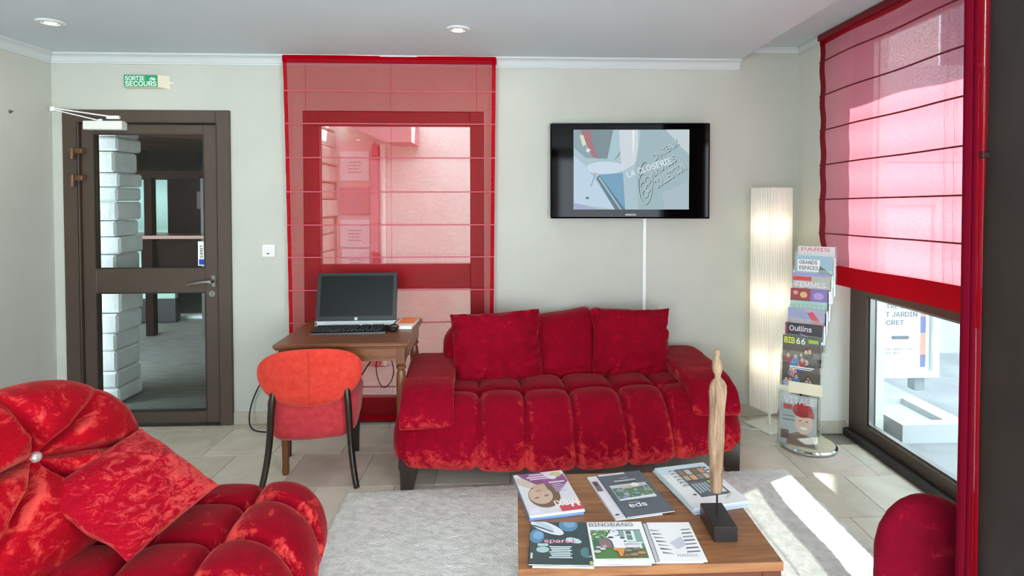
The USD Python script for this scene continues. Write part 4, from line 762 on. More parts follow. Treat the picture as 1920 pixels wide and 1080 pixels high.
def ink(rgb): return plain(rgb, 0.32, name='ink_%d_%d_%d' % rgb)
def put_print(t, cv, by, world):
    for (is_t, col), ms in by.items():
        if is_t: t.add('cover_lettering', cat(*ms), ink(col), world=world, smooth=False, under=cv)
        elif len(ms) > 9: t.add('cover_speckle', cat(*ms), ink(col), world=world, smooth=False, under=cv, kind='stuff')
        else:
            for m in ms: t.add('cover_picture', m, ink(col), world=world, smooth=False, under=cv)
def magazine(name, label, quad, z0, th, cover, art, group=None, cat_='magazine', edge='paper', warp=0.0, cov_name='cover'):
    """a magazine lying flat: QUAD = its four corners (far left, far right, near right, near left) as seen; art is given in 0..1 across and down the page as the viewer sees it"""
    q = np.array(quad, float); c_ = q.mean(0); e = ((q[1] - q[0]) + (q[2] - q[3])) / 2; g_ = ((q[3] - q[0]) + (q[2] - q[1])) / 2
    w_, h_ = np.linalg.norm(e), np.linalg.norm(g_); ang = math.degrees(math.atan2(e[1], e[0]))
    t = Thing(name, label, cat_, loc=(c_[0], c_[1], z0), rotz=ang, group=group)
    bend = lambda m: TM(np.c_[np.asarray(m.vertices)[:, :2], np.asarray(m.vertices)[:, 2] + warp * (np.asarray(m.vertices)[:, 0] / w_ * 2) ** 2], m.faces)
    t.add('pages', box(-w_ / 2 + 0.002, w_ / 2 - 0.001, -h_ / 2 + 0.001, h_ / 2 - 0.001, 0.0004, th - 0.0004), edge)
    cv = t.add(cov_name, cat(box(-w_ / 2, w_ / 2, -h_ / 2, h_ / 2, th - 0.0006, th), box(-w_ / 2, w_ / 2, -h_ / 2, h_ / 2, 0, 0.0006), box(-w_ / 2, -w_ / 2 + 0.0012, -h_ / 2, h_ / 2, 0, th)), ink(cover), smooth=False)
    by = {}
    for ly, a in enumerate(art):
        zt_ = th + 0.00005 * (ly + 1); P = lambda u, v: (-w_ / 2 + u * w_, h_ / 2 - v * h_)
        if a[0] == 'poly': pts = [P(*p) for p in a[1]]; col = a[2]
        elif a[0] == 'rect': pts = [P(a[1], a[2]), P(a[3], a[2]), P(a[3], a[4]), P(a[1], a[4])]; col = a[5]
        elif a[0] == 'ell': pts = [P(x, y_) for x, y_ in ell(a[1], a[2], a[3], a[4], 22, a[6] if len(a) > 6 else 0)]; col = a[5]
        if a[0] == 'text':        # text, u, v of the baseline's left end, cap height, width, colour, bold, turned upside down
            m = flat_text(a[1], 1.0, a[7] if len(a) > 7 else True, 0.1); v = np.asarray(m.vertices); k_ = a[5] * w_ / width(m) if a[5] else 1; X, Y = v[:, 0] * k_, v[:, 1] * a[4] * h_
            if len(a) > 8 and a[8]: X, Y = -X, -Y
            o = P(a[2], a[3]); m = TM(np.c_[o[0] + X, o[1] + Y, zt_ + v[:, 2] * 0.0005], m.faces); col = a[6]
        else:
            pg = Polygon(pts).buffer(0).intersection(Polygon([P(0, 0), P(1, 0), P(1, 1), P(0, 1)]))
            if pg.is_empty: continue
            m = cat(*[trimesh.creation.extrude_polygon(g, 0.00004, engine='earcut') for g in getattr(pg, 'geoms', [pg])]); m = TM(np.asarray(m.vertices) + [0, 0, zt_], m.faces)
        by.setdefault((a[0] == 'text', tuple(col)), []).append(m)
    put_print(t, cv, by, False)
    return t
def lines(u, v, w_, n, step, col, h=0.35, seed=0):
    r_ = random.Random(seed); return [('rect', u, v + k * step, u + w_ * r_.uniform(0.6, 1), v + k * step + step * h, col) for k in range(n)]
Z = ZT_
# far row, left: a pile with a women's weekly on top, its cover the wrong way round for the viewer
A = [(0.005, 2.268), (0.200, 2.312), (0.226, 2.004), (0.036, 1.975)]
magazine('magazine', 'thin thin blue edged magazine at the bottom of the far left pile', A, Z, 0.008, (110, 150, 210), [], edge=ink((120, 158, 214)))
magazine('magazine', 'grey magazine in the middle of the far left pile', [(x + 0.004, y_ + 0.003) for x, y_ in A], Z + 0.008, 0.005, (190, 190, 196), [])
SK, HR = (206, 178, 158), (118, 92, 72)
magazine('magazine', "pink and white magazine with a face on its cover, topmost at the far left", A, Z + 0.013, 0.005, (222, 220, 226), [
    ('poly', [(0.08, 0.0), (0.55, 0.0), (0.75, 0.35), (0.55, 0.45), (0.2, 0.2)], (130, 74, 122)), ('poly', [(0.0, 0.1), (0.16, 0.12), (0.42, 0.36), (0.30, 0.46), (0.02, 0.26)], (206, 192, 178)),
    ('poly', [(0.52, 0.2), (0.98, 0.10), (1, 0.3), (0.72, 0.56), (0.55, 0.45)], (150, 84, 140)), ('ell', 0.42, 0.60, 0.30, 0.27, HR, -0.25), ('ell', 0.36, 0.58, 0.225, 0.20, SK, -0.25), ('poly', [(0.30, 0.32), (0.52, 0.30), (0.55, 0.50), (0.28, 0.50)], (198, 168, 146)),
    ('ell', 0.27, 0.63, 0.05, 0.016, (122, 96, 84), -0.2), ('ell', 0.46, 0.60, 0.05, 0.016, (122, 96, 84), -0.2), ('ell', 0.345, 0.47, 0.06, 0.014, (186, 112, 104), -0.2), ('poly', [(0.33, 0.52), (0.38, 0.52), (0.37, 0.60)], (192, 160, 138)),
    ('rect', 0.30, 0.04, 0.68, 0.075, (236, 196, 226)), ('rect', 0.24, 0.10, 0.70, 0.135, (240, 210, 232)), ('rect', 0.28, 0.155, 0.66, 0.19, (236, 196, 226)), ('ell', 0.83, 0.10, 0.12, 0.07, (206, 190, 148)), ('ell', 0.74, 0.17, 0.08, 0.05, (226, 226, 232)),
    ('rect', 0.62, 0.28, 0.93, 0.31, (236, 226, 240)), *lines(0.66, 0.34, 0.28, 5, 0.045, (196, 198, 214), 0.4, 1), ('rect', 0.60, 0.86, 1.0, 0.99, (204, 70, 84)), ('poly', [(0.9, 0.74), (1.0, 0.76), (1.0, 0.84)], (232, 206, 120)), ('rect', 0.04, 0.86, 0.22, 0.98, (232, 226, 240)),
    ('text', 'Maxi', 0.99, 0.745, 0.17, 0.46, (246, 240, 240), True, True), ('rect', 0.56, 0.80, 0.62, 0.82, (204, 70, 84))])
# far row, middle
B2 = [(0.305, 2.270), (0.478, 2.303), (0.490, 1.992), (0.318, 1.958)]; B = [(0.336, 2.274), (0.512, 2.307), (0.544, 1.998), (0.366, 1.962)]
magazine('magazine', 'white magazine mostly hidden under the slate grey spa brochure', B2, Z, 0.006, (222, 220, 226), [('rect', 0.03, 0.13, 0.16, 0.38, (120, 104, 108)), ('rect', 0.06, 0.15, 0.12, 0.24, (70, 56, 58)), ('rect', 0.06, 0.90, 0.14, 0.93, (60, 60, 66))])
GR = [(120, 150, 110), (150, 176, 120), (96, 130, 96), (176, 196, 150), (140, 150, 190), (170, 180, 206)]
r_ = random.Random(3); veg = [('ell', r_.uniform(0.14, 0.86), r_.uniform(0.40, 0.62), r_.uniform(0.02, 0.06), r_.uniform(0.015, 0.035), r_.choice(GR)) for _ in range(46)]
magazine('brochure', 'slate grey spa brochure with a garden photo, in the middle of the far row', B, Z + 0.006, 0.005, (92, 98, 106), [
    ('rect', 0.02, 0.0, 0.62, 0.045, (214, 214, 220)), ('rect', 0.10, 0.30, 0.90, 0.66, (226, 232, 236)), ('rect', 0.11, 0.36, 0.89, 0.64, (104, 134, 104)), *veg, ('rect', 0.11, 0.33, 0.89, 0.39, (196, 206, 220)), ('poly', [(0.30, 0.36), (0.78, 0.34), (0.74, 0.41), (0.34, 0.42)], (212, 180, 158)), ('ell', 0.64, 0.345, 0.09, 0.045, (238, 240, 244)),
    ('poly', [(0.11, 0.64), (0.89, 0.61), (0.89, 0.66), (0.11, 0.66)], (236, 238, 240)), ('rect', 0.26, 0.205, 0.74, 0.245, (176, 180, 186)), ('rect', 0.40, 0.15, 0.60, 0.17, (160, 164, 170)), ('rect', 0.22, 0.73, 0.42, 0.745, (176, 180, 186)), ('text', 'spa', 0.58, 0.775, 0.085, 0.38, (242, 244, 246), True, True)], edge=ink((186, 186, 192)))
# far row, right: a stack of white papers with a booklet on top
C = [(0.590, 2.300), (0.800, 2.345), (0.805, 2.030), (0.590, 1.985)]
for k_, (dx, dy, lab) in enumerate(((0.0, 0.0, 'white brochure at the bottom of the stack behind the wooden figure'), (0.006, 0.004, 'white brochure second from the bottom of the stack behind the wooden figure'), (0.002, -0.003, 'pale blue edged brochure third in the stack behind the wooden figure'))):
    magazine('brochure', lab, [(x - dx, y_ + dy) for x, y_ in C], Z + 0.006 * k_, 0.006, (214, 230, 240), [], edge=ink((190, 196, 226)))
books = [('rect', 0.34 + 0.13 * (k % 4), 0.20 + 0.14 * (k // 4), 0.34 + 0.13 * (k % 4) + 0.105, 0.20 + 0.14 * (k // 4) + 0.12, [(150, 130, 112), (206, 200, 190), (120, 112, 106), (216, 150, 112), (190, 170, 150), (226, 176, 140), (140, 138, 134), (204, 188, 168)][k]) for k in range(8)]
magazine('leaflet', 'white leaflet with photo collage and dark panel, topmost of the stack behind the wooden figure', C, Z + 0.018, 0.004, (238, 240, 240), [('rect', 0.0, 0.0, 1.0, 0.2, (206, 228, 240)), ('rect', 0.30, 0.10, 0.86, 0.80, (120, 122, 124)), ('rect', 0.32, 0.12, 0.86, 0.45, (92, 84, 80)), *[(a[0], a[1], a[2] - 0.06, a[3], a[4] - 0.06, a[5]) for a in books], ('rect', 0.31, 0.46, 0.86, 0.79, (92, 104, 110)),
    *[('rect', 0.35 + 0.06 * k, 0.49, 0.385 + 0.06 * k, 0.72 - 0.02 * (k % 3), (180, 194, 200)) for k in range(5)], ('rect', 0.68, 0.50, 0.82, 0.75, (226, 230, 230)), ('rect', 0.67, 0.46, 0.79, 0.49, (178, 206, 106)), *[('ell', 0.235, 0.14 + 0.075 * k, 0.055, 0.022, (56, 56, 60)) for k in range(6)], *[('ell', 0.235, 0.147 + 0.075 * k, 0.045, 0.014, (236, 238, 238)) for k in range(6)], *[('ell', 0.90, 0.14 + 0.075 * k, 0.035, 0.018, (70, 70, 74)) for k in range(5)],
    ('rect', 0.20, 0.72, 0.26, 0.745, (80, 70, 90)), ('poly', [(0.66, 0.88), (0.84, 0.78), (0.86, 0.80), (0.70, 0.90)], (206, 206, 198))])
# near row
D = [(0.069, 1.958), (0.251, 1.934), (0.210, 1.660), (0.024, 1.690)]; E_ = [(0.252, 1.940), (0.440, 1.932), (0.404, 1.648), (0.221, 1.655)]; F_ = [(0.447, 1.938), (0.582, 1.930), (0.585, 1.706), (0.430, 1.704)]
D = [(x, max(y_, 1.72 if y_ < 1.8 else 0)) for x, y_ in D]; E_ = [(x, max(y_, 1.718 if y_ < 1.8 else 0)) for x, y_ in E_]; F_ = [(x, max(y_, 1.722 if y_ < 1.8 else 0)) for x, y_ in F_]
magazine('magazine', 'white magazine edge peeping out under the dark green magazine', [(x + 0.012, y_ - 0.004) for x, y_ in D], Z, 0.005, (214, 214, 214), [])
DK = (62, 78, 78); BL, BL2, WH = (96, 140, 178), (126, 172, 204), (226, 230, 240)
magazine('magazine', 'dark green magazine with a white dish on its cover, nearest left', D, Z + 0.005, 0.004, DK, [('ell', 0.12, 0.36, 0.13, 0.17, BL), ('ell', 0.14, 0.34, 0.09, 0.10, BL2), ('ell', 0.68, 0.08, 0.17, 0.16, BL), ('ell', 0.70, 0.05, 0.11, 0.09, BL2),
    ('ell', 0.30, 0.16, 0.34, 0.135, (40, 56, 66), 0.50), ('ell', 0.29, 0.145, 0.34, 0.12, WH, 0.50), ('ell', 0.24, 0.10, 0.20, 0.05, (186, 212, 226), 0.50), ('poly', [(0.02, 0.10), (0.06, 0.08), (0.42, 0.25), (0.40, 0.265)], (60, 70, 78)), ('ell', 0.76, 0.46, 0.14, 0.06, (196, 226, 228), 0.3), ('rect', 0.74, 0.42, 0.76, 0.50, (96, 120, 124)),
    ('rect', 0.14, 0.54, 0.32, 0.60, (186, 212, 210)), ('ell', 0.23, 0.68, 0.11, 0.07, (170, 204, 204)), *[('rect', 0.34 + 0.02 * (k % 3), 0.60 + 0.04 * k, 0.72 - 0.03 * (k % 2), 0.628 + 0.04 * k, (206, 222, 222)) for k in range(7)], ('ell', 0.96, 0.74, 0.10, 0.12, (86, 128, 132)), ('rect', 0.03, 0.76, 0.065, 0.88, (206, 216, 216)), ('text', 'sparso', 0.24, 0.52, 0.085, 0.56, (244, 176, 200), True)], edge=ink((200, 206, 204)))
magazine('magazine', 'dark purple magazine mostly hidden beneath the white BINGBANG magazine', [(x - 0.010, y_ - 0.0005) for x, y_ in E_], Z, 0.006, (84, 82, 98), [('rect', 0.0, 0.92, 0.06, 0.99, (206, 214, 110)), ('rect', 0.0, 0.80, 0.05, 0.83, (206, 206, 214))], edge=ink((190, 190, 196)))
r_ = random.Random(5); leaf = [('ell', r_.uniform(0.06, 0.34), r_.uniform(0.24, 0.42), r_.uniform(0.015, 0.04), r_.uniform(0.01, 0.025), r_.choice([(120, 170, 96), (84, 130, 84), (170, 206, 140), (64, 104, 92), (206, 226, 180)])) for _ in range(34)]
rocks = [('ell', x, y_, a, b_, c_) for x, y_, a, b_, c_ in ((0.13, 0.66, 0.04, 0.025, (196, 200, 206)), (0.20, 0.70, 0.05, 0.03, (206, 200, 204)), (0.10, 0.76, 0.06, 0.035, (214, 196, 206)), (0.24, 0.64, 0.04, 0.025, (186, 180, 178)), (0.62, 0.74, 0.06, 0.03, (166, 146, 140)), (0.76, 0.72, 0.06, 0.03, (150, 128, 124)), (0.70, 0.84, 0.07, 0.035, (170, 136, 130)), (0.83, 0.80, 0.07, 0.035, (188, 150, 120)), (0.58, 0.86, 0.05, 0.03, (150, 118, 100)))]
magazine('magazine', 'white magazine titled BINGBANG with a garden picture, middle of the near row', E_, Z + 0.006, 0.005, (244, 244, 244), [('rect', 0.045, 0.215, 0.925, 0.91, (112, 144, 116)), ('poly', [(0.045, 0.66), (0.925, 0.66), (0.925, 0.91), (0.045, 0.91)], (92, 132, 78)), ('poly', [(0.50, 0.70), (0.925, 0.72), (0.925, 0.91), (0.40, 0.91)], (112, 116, 70)), ('rect', 0.42, 0.225, 0.925, 0.56, (144, 174, 164)), ('rect', 0.42, 0.215, 0.925, 0.235, (96, 110, 112)), *leaf, ('rect', 0.16, 0.48, 0.36, 0.68, (150, 112, 118)), ('rect', 0.06, 0.48, 0.16, 0.64, (70, 110, 88)),
    ('rect', 0.62, 0.25, 0.80, 0.53, (226, 238, 236)), ('rect', 0.655, 0.26, 0.75, 0.35, (96, 116, 118)), ('rect', 0.655, 0.37, 0.75, 0.49, (118, 140, 136)), ('rect', 0.54, 0.54, 0.90, 0.58, (220, 236, 232)), ('rect', 0.54, 0.58, 0.58, 0.70, (220, 236, 232)), ('rect', 0.83, 0.58, 0.87, 0.70, (220, 236, 232)), ('rect', 0.58, 0.60, 0.83, 0.68, (226, 220, 232)), *rocks,
    ('poly', [(0.36, 0.32), (0.46, 0.40), (0.62, 0.40), (0.66, 0.46), (0.58, 0.52), (0.56, 0.70), (0.40, 0.70), (0.38, 0.52), (0.30, 0.42)], (240, 240, 244)), ('ell', 0.455, 0.31, 0.075, 0.075, (240, 240, 244)), ('ell', 0.45, 0.275, 0.03, 0.02, (176, 172, 178)), ('ell', 0.375, 0.43, 0.05, 0.025, (92, 88, 108)), ('ell', 0.575, 0.44, 0.045, 0.03, (104, 96, 116)), ('poly', [(0.36, 0.69), (0.56, 0.69), (0.55, 0.76), (0.50, 0.88), (0.46, 0.88), (0.44, 0.76), (0.38, 0.74)], (226, 150, 84)),
    ('rect', 0.20, 0.945, 0.66, 0.955, (206, 206, 210)), ('text', 'BINGBANG', 0.03, 0.145, 0.095, 0.80, (104, 108, 116), False), ('text', 'Comment', 0.52, 0.60, 0.035, 0.30, (246, 250, 250), True), ('text', 'se marrer ?', 0.52, 0.665, 0.035, 0.34, (246, 250, 250), True)], edge=ink((226, 224, 230)))
WV = [('poly', [(0.02 + 0.05 * k * 0.35, 0.20 + 0.095 * k), (0.20 + 0.02 * k, 0.215 + 0.10 * k), (0.26 + 0.02 * k, 0.235 + 0.10 * k), (0.04 + 0.05 * k * 0.3, 0.245 + 0.095 * k)], c_) for k, c_ in enumerate([(168, 162, 170), (120, 112, 124), (150, 146, 152), (112, 106, 116), (160, 156, 158), (104, 84, 92), (128, 140, 132)])]
WV2 = [('poly', [(0.74 - 0.012 * k, 0.20 + 0.095 * k), (0.94, 0.185 + 0.095 * k), (0.95, 0.215 + 0.095 * k), (0.72 - 0.012 * k, 0.235 + 0.095 * k)], c_) for k, c_ in enumerate([(150, 146, 156), (116, 108, 124), (140, 150, 146), (104, 98, 110), (134, 140, 136), (112, 92, 108), (110, 124, 116)])]
magazine('brochure', 'grey edged brochure under the striped brochure in the near row', [(x - 0.012, y_ + 0.001) for x, y_ in F_], Z, 0.003, (206, 206, 210), [])
magazine('brochure', 'white brochure with grey stepped stripes at the right of the near row beside the figure', F_, Z + 0.003, 0.004, (240, 240, 242), WV + WV2 + [('poly', [(0.36, 0.56), (0.66, 0.40), (0.70, 0.62), (0.48, 0.72)], (204, 202, 214)), *[('rect', 0.42 + 0.05 * k, 0.84, 0.44 + 0.05 * k, 0.90, (190, 170, 180)) for k in range(9)]])

# ---- the wooden figure
f_ = Thing('wooden_figure', 'slender pale wooden figure on a black block on the coffee table', 'sculpture', loc=(0.675, 1.898, Z), rotz=-1)
f_.add('plinth_block', box(-0.038, 0.038, -0.075, 0.075, 0, 0.050, 0.002), 'statue_base')
f_.add('rod', cyl(0.0032, (0.003, 0.022, 0.049), (0.003, 0.022, 0.150), 8), 'black')
def bodyfig():
    S = [(0.115, 0.0175, 0.015, 0.000), (0.118, 0.020, 0.0165, 0.000), (0.20, 0.0225, 0.018, 0.000), (0.26, 0.0255, 0.019, -0.001), (0.285, 0.0275, 0.020, -0.001), (0.33, 0.0270, 0.020, 0.0), (0.37, 0.0262, 0.0195, 0.001), (0.40, 0.0275, 0.021, 0.002), (0.435, 0.0305, 0.021, 0.003), (0.455, 0.0290, 0.020, 0.004), (0.470, 0.0215, 0.017, 0.004), (0.478, 0.0125, 0.012, 0.004), (0.484, 0.0095, 0.010, 0.003), (0.490, 0.0105, 0.011, 0.002), (0.500, 0.0150, 0.0145, 0.001), (0.515, 0.0172, 0.0165, 0.0), (0.530, 0.0160, 0.0155, -0.001), (0.540, 0.0110, 0.0115, -0.001), (0.545, 0.0070, 0.0075, -0.001), (0.550, 0.0085, 0.009, 0.0), (0.558, 0.0112, 0.0115, 0.0), (0.566, 0.0100, 0.0105, 0.0), (0.572, 0.0050, 0.005, 0.0)]
    S = np.array(S); S[:, 0] = 0.115 + (S[:, 0] - 0.115) * 1.055; zz = np.linspace(S[0, 0], S[-1, 0], 200); A_ = np.array([np.interp(zz, S[:, 0], S[:, k]) for k in (1, 2, 3)]).T; n_ = 48; t_ = np.linspace(0, 2 * np.pi, n_, endpoint=False)
    X = A_[:, 2:3] + A_[:, :1] * np.cos(t_)[None] * 1.0; Y = 0.022 + A_[:, 1:2] * np.sin(t_)[None]; Zz = np.repeat(zz[:, None], n_, 1)
    arm = np.exp(-(((t_ - 4.71 + 0.62) / 0.07) ** 2)) + np.exp(-(((t_ - 4.71 - 0.75) / 0.07) ** 2)); g_ = arm[None] * ((zz > 0.28) & (zz < 0.474))[:, None] * 0.0035
    X -= g_ * np.cos(t_)[None]; Y -= g_ * np.sin(t_)[None]
    V = np.stack([X, Y, Zz], -1); V += 0.0018 * (meshkit.fbm(V * np.array([90, 90, 30]), 3, 4) - 0.5)[..., None]
    i = np.arange(200 * n_).reshape(200, n_); i2 = np.roll(i, -1, 1); F = np.vstack([np.c_[i[:-1].ravel(), i2[:-1].ravel(), i2[1:].ravel()], np.c_[i[:-1].ravel(), i2[1:].ravel(), i[1:].ravel()]])
    P = V.reshape(-1, 3); c0, c1 = len(P), len(P) + 1; P = np.vstack([P, V[0].mean(0), V[-1].mean(0)]); F = np.vstack([F, np.c_[np.full(n_, c0), i2[0], i[0]], np.c_[np.full(n_, c1), i[-1], i2[-1]]]); return TM(P, F)
f_.add('carved_body', bodyfig(), 'statue', smooth=50)
f_.add('neckline', place(trimesh.creation.extrude_polygon(Polygon([(-0.012, 0.489), (0.020, 0.489), (0.004, 0.458)]), 0.001, engine='earcut'), (0.002, 0.0015, 0), (1, 0, 0), (0, 0.02, 1), (0, -1, 0)), noisy('carved_reddish', (150, 104, 78), (172, 126, 96), nscale=60, rough=0.8), smooth=False)

# ================================================================== MAGAZINE STAND
ms = Thing('magazine_stand', 'clear acrylic magazine stand with a round chrome base beside the window', 'magazine stand', loc=(1.775, 3.44, 0))
ms.add('base', lathe([(0, 0), (0.150, 0), (0.160, 0.006), (0.160, 0.016), (0.150, 0.024), (0.05, 0.030), (0, 0.030)], 56), 'chrome', label='round chrome base')
ms.add('base_top', lathe([(0, 0.0245), (0.146, 0.0245), (0.146, 0.0255), (0.05, 0.0315), (0, 0.0315)], 48), plain((206, 196, 168), 0.35, name='champagne'))
ANG = -34.0; ca, sa = math.cos(R(ANG)), math.sin(R(ANG)); EXm = np.array([ca, sa, 0]); NM = np.array([sa, -ca, 0])       # along the shelf; facing the viewer and to the left
O = np.array([1.775, 3.44, 0])
def mloc(m, base, tilt_=10.0):
    """mesh axes: x along the shelf, y = out of the page towards the reader, z = up the page"""
    b_ = R(tilt_); up = np.array([0, 0, 1.0]) * math.cos(b_) - NM * math.sin(b_); n_ = NM * math.cos(b_) + np.array([0, 0, 1.0]) * math.sin(b_); return place(m, base, EXm, n_, up)
post = ms.add('post', place(cat(box(-0.055, -0.045, -0.012, 0.012, 0.02, 1.20, 0.002), box(0.045, 0.055, -0.012, 0.012, 0.02, 1.20, 0.002)), O - NM * 0.03, EXm, NM, (0, 0, 1)), 'acrylic', world=True, smooth=False)
ms.add('side_panel', place(box(-0.058, 0.058, -0.002, 0.002, 0.02, 1.215, 0.001), O - NM * 0.045, EXm, NM, (0, 0, 1)), 'acrylic', world=True, smooth=False)
PW = 0.108
def R2(m): return mloc(m, BASE, TILT)
def page(u0, v0, u1, v1, lay): return box(-PWm + u0 * 2 * PWm, -PWm + u1 * 2 * PWm, 0.0062 + 0.0004 * lay, 0.0065 + 0.0004 * lay, PH * (1 - v1), PH * (1 - v0))
MAGS = [
 ('pale magazine headed PARIS, topmost on the stand', 0.287, (212, 212, 216), [('text', 'PARIS', 0.06, 0.095, 0.07, 0.80, (206, 120, 130))]),
 ('magazine with a sea picture and yellow banner, second from top of the stand', 0.27, (110, 150, 180), [('rect', 0, 0, 1, 0.42, (150, 190, 206)), ('rect', 0.05, 0.08, 0.66, 0.34, (236, 240, 240)), ('rect', 0.05, 0.42, 0.98, 0.52, (226, 200, 40)), ('rect', 0, 0.55, 1, 1, (74, 104, 150)), ('ell', 0.34, 0.62, 0.24, 0.09, (150, 104, 84)), ('ell', 0.28, 0.60, 0.12, 0.05, (206, 164, 140)), ('text', 'GRANDS', 0.09, 0.18, 0.08, 0.50, (60, 84, 96)), ('text', 'ESPACES', 0.09, 0.30, 0.08, 0.52, (60, 84, 96)), ('poly', [(0.66, 0.2), (1, 0.40), (1, 0.42), (0.6, 0.42)], (70, 110, 104))]),
 ('magazine headed FEMMES with a red strip, third from the top of the stand', 0.27, (196, 180, 180), [('rect', 0, 0, 1, 0.07, (150, 150, 206)), ('rect', 0, 0.08, 0.5, 0.17, (206, 30, 44)), ('rect', 0.5, 0.08, 1, 0.22, (176, 186, 170)), ('rect', 0, 0.34, 1, 1, (120, 40, 50)), ('ell', 0.36, 0.46, 0.17, 0.14, (40, 24, 26)), ('ell', 0.36, 0.47, 0.09, 0.09, (214, 170, 150)), ('rect', 0.6, 0.36, 0.86, 1, (64, 40, 44)), ('text', 'FEMMES', 0.05, 0.31, 0.11, 0.84, (232, 232, 236))]),
 ('magazine with a mint green band and red photos, halfway up the stand', 0.26, (84, 60, 110), [('rect', 0, 0, 0.55, 0.26, (150, 30, 40)), ('ell', 0.36, 0.14, 0.10, 0.07, (216, 176, 120)), ('ell', 0.14, 0.10, 0.07, 0.05, (206, 150, 140)), ('rect', 0.55, 0, 1, 0.30, (126, 104, 180)), ('ell', 0.76, 0.15, 0.14, 0.08, (176, 150, 206)), ('rect', 0, 0.28, 1, 0.52, (166, 206, 192)), *[('rect', 0.08 + 0.12 * k, 0.36, 0.15 + 0.12 * k, 0.44, (146, 186, 176)) for k in range(7)], ('rect', 0, 0.54, 1, 1, (70, 50, 106)), ('poly', [(0.45, 0.66), (0.62, 0.56), (0.62, 0.74)], (196, 186, 170))]),
 ('lilac grey magazine with a red slanted flash, below the mint banded magazine', 0.24, (170, 166, 196), [('poly', [(0, 0.0), (0.5, 0.05), (0.8, 0.3), (0, 0.16)], (146, 160, 196)), ('rect', 0, 0.30, 1, 0.48, (176, 120, 140)), ('poly', [(0.52, 0.10), (0.68, 0.06), (0.98, 0.42), (0.84, 0.50)], (206, 60, 84)), *[('rect', 0.1, 0.34 + 0.05 * k, 0.6, 0.36 + 0.05 * k, (206, 186, 206)) for k in range(3)]]),
 ('black magazine with pale script, just above the BIB66 magazine on the stand', 0.24, (30, 20, 28), [('rect', 0, 0, 0.05, 1, (160, 40, 70)), ('text', 'Oullins', 0.10, 0.19, 0.12, 0.62, (214, 206, 220)), ('poly', [(0.4, 0.22), (0.9, 0.40), (0.9, 0.44), (0.4, 0.27)], (120, 90, 160)), ('rect', 0.5, 0.42, 1, 0.48, (120, 40, 60))]),
 ('magazine headed BIB66 with a crowd of faces, second lowest on the stand', 0.292, (104, 96, 84), []),
 ('magazine with a smiling person in a red cap, lowest on the stand', 0.285, (168, 176, 178), [('rect', 0, 0, 1, 0.16, (188, 198, 200)), ('rect', 0.10, 0.20, 0.34, 0.30, (196, 60, 66)), ('rect', 0.08, 0.42, 0.40, 0.445, (110, 120, 124)), ('rect', 0.08, 0.50, 0.48, 0.525, (90, 98, 102)), ('poly', [(0.20, 1), (0.24, 0.80), (0.55, 0.72), (0.92, 0.82), (0.98, 1)], (120, 84, 70)), ('rect', 0.04, 0.72, 0.26, 0.90, (96, 58, 58)), ('ell', 0.66, 0.53, 0.24, 0.24, (220, 182, 160)), ('ell', 0.62, 0.28, 0.27, 0.15, (188, 36, 46)), ('poly', [(0.36, 0.30), (0.92, 0.30), (0.94, 0.42), (0.44, 0.40)], (170, 28, 40)), ('ell', 0.56, 0.50, 0.035, 0.014, (80, 60, 54)), ('ell', 0.74, 0.50, 0.035, 0.014, (80, 60, 54)), ('ell', 0.66, 0.64, 0.10, 0.03, (244, 236, 232)), ('poly', [(0.63, 0.52), (0.69, 0.52), (0.70, 0.58), (0.62, 0.58)], (206, 164, 142)), ('text', 'VITALE', 0.10, 0.17, 0.13, 0.84, (240, 226, 228))])]
r_ = random.Random(8); crowd = []
for k in range(22):
    x, y_ = r_.uniform(0.06, 0.94), r_.uniform(0.22, 0.92); crowd += [('ell', x, y_ + 0.07, 0.10, 0.07, r_.choice([(170, 40, 50), (60, 84, 150), (206, 196, 190), (90, 140, 190), (220, 140, 150), (40, 40, 50)])), ('ell', x, y_ - 0.015, 0.062, 0.05, r_.choice([(60, 40, 34), (120, 84, 56), (30, 26, 26)])), ('ell', x, y_, 0.046, 0.045, (214, 170, 150))]
MAGS[6] = (MAGS[6][0], MAGS[6][1], MAGS[6][2], [('rect', 0, 0.16, 1, 1, (96, 84, 76)), *crowd, ('rect', 0, 0, 1, 0.17, (84, 96, 80)), ('rect', 0.70, 0.05, 0.96, 0.12, (166, 186, 60)), ('rect', 0.2, 0.60, 0.86, 0.625, (240, 240, 240)), ('rect', 0.24, 0.64, 0.8, 0.655, (236, 236, 236)), ('text', 'BIB', 0.03, 0.15, 0.115, 0.30, (226, 226, 50)), ('text', '66', 0.35, 0.15, 0.115, 0.26, (236, 238, 236))])
POCK = [(0.925, 0.005, 0.290), (0.885, 0.025, 0.29), (0.785, 0.050, 0.29), (0.705, 0.080, 0.28), (0.610, 0.105, 0.26), (0.525, 0.128, 0.26), (0.400, 0.150, 0.30), (0.060, 0.165, 0.31)]
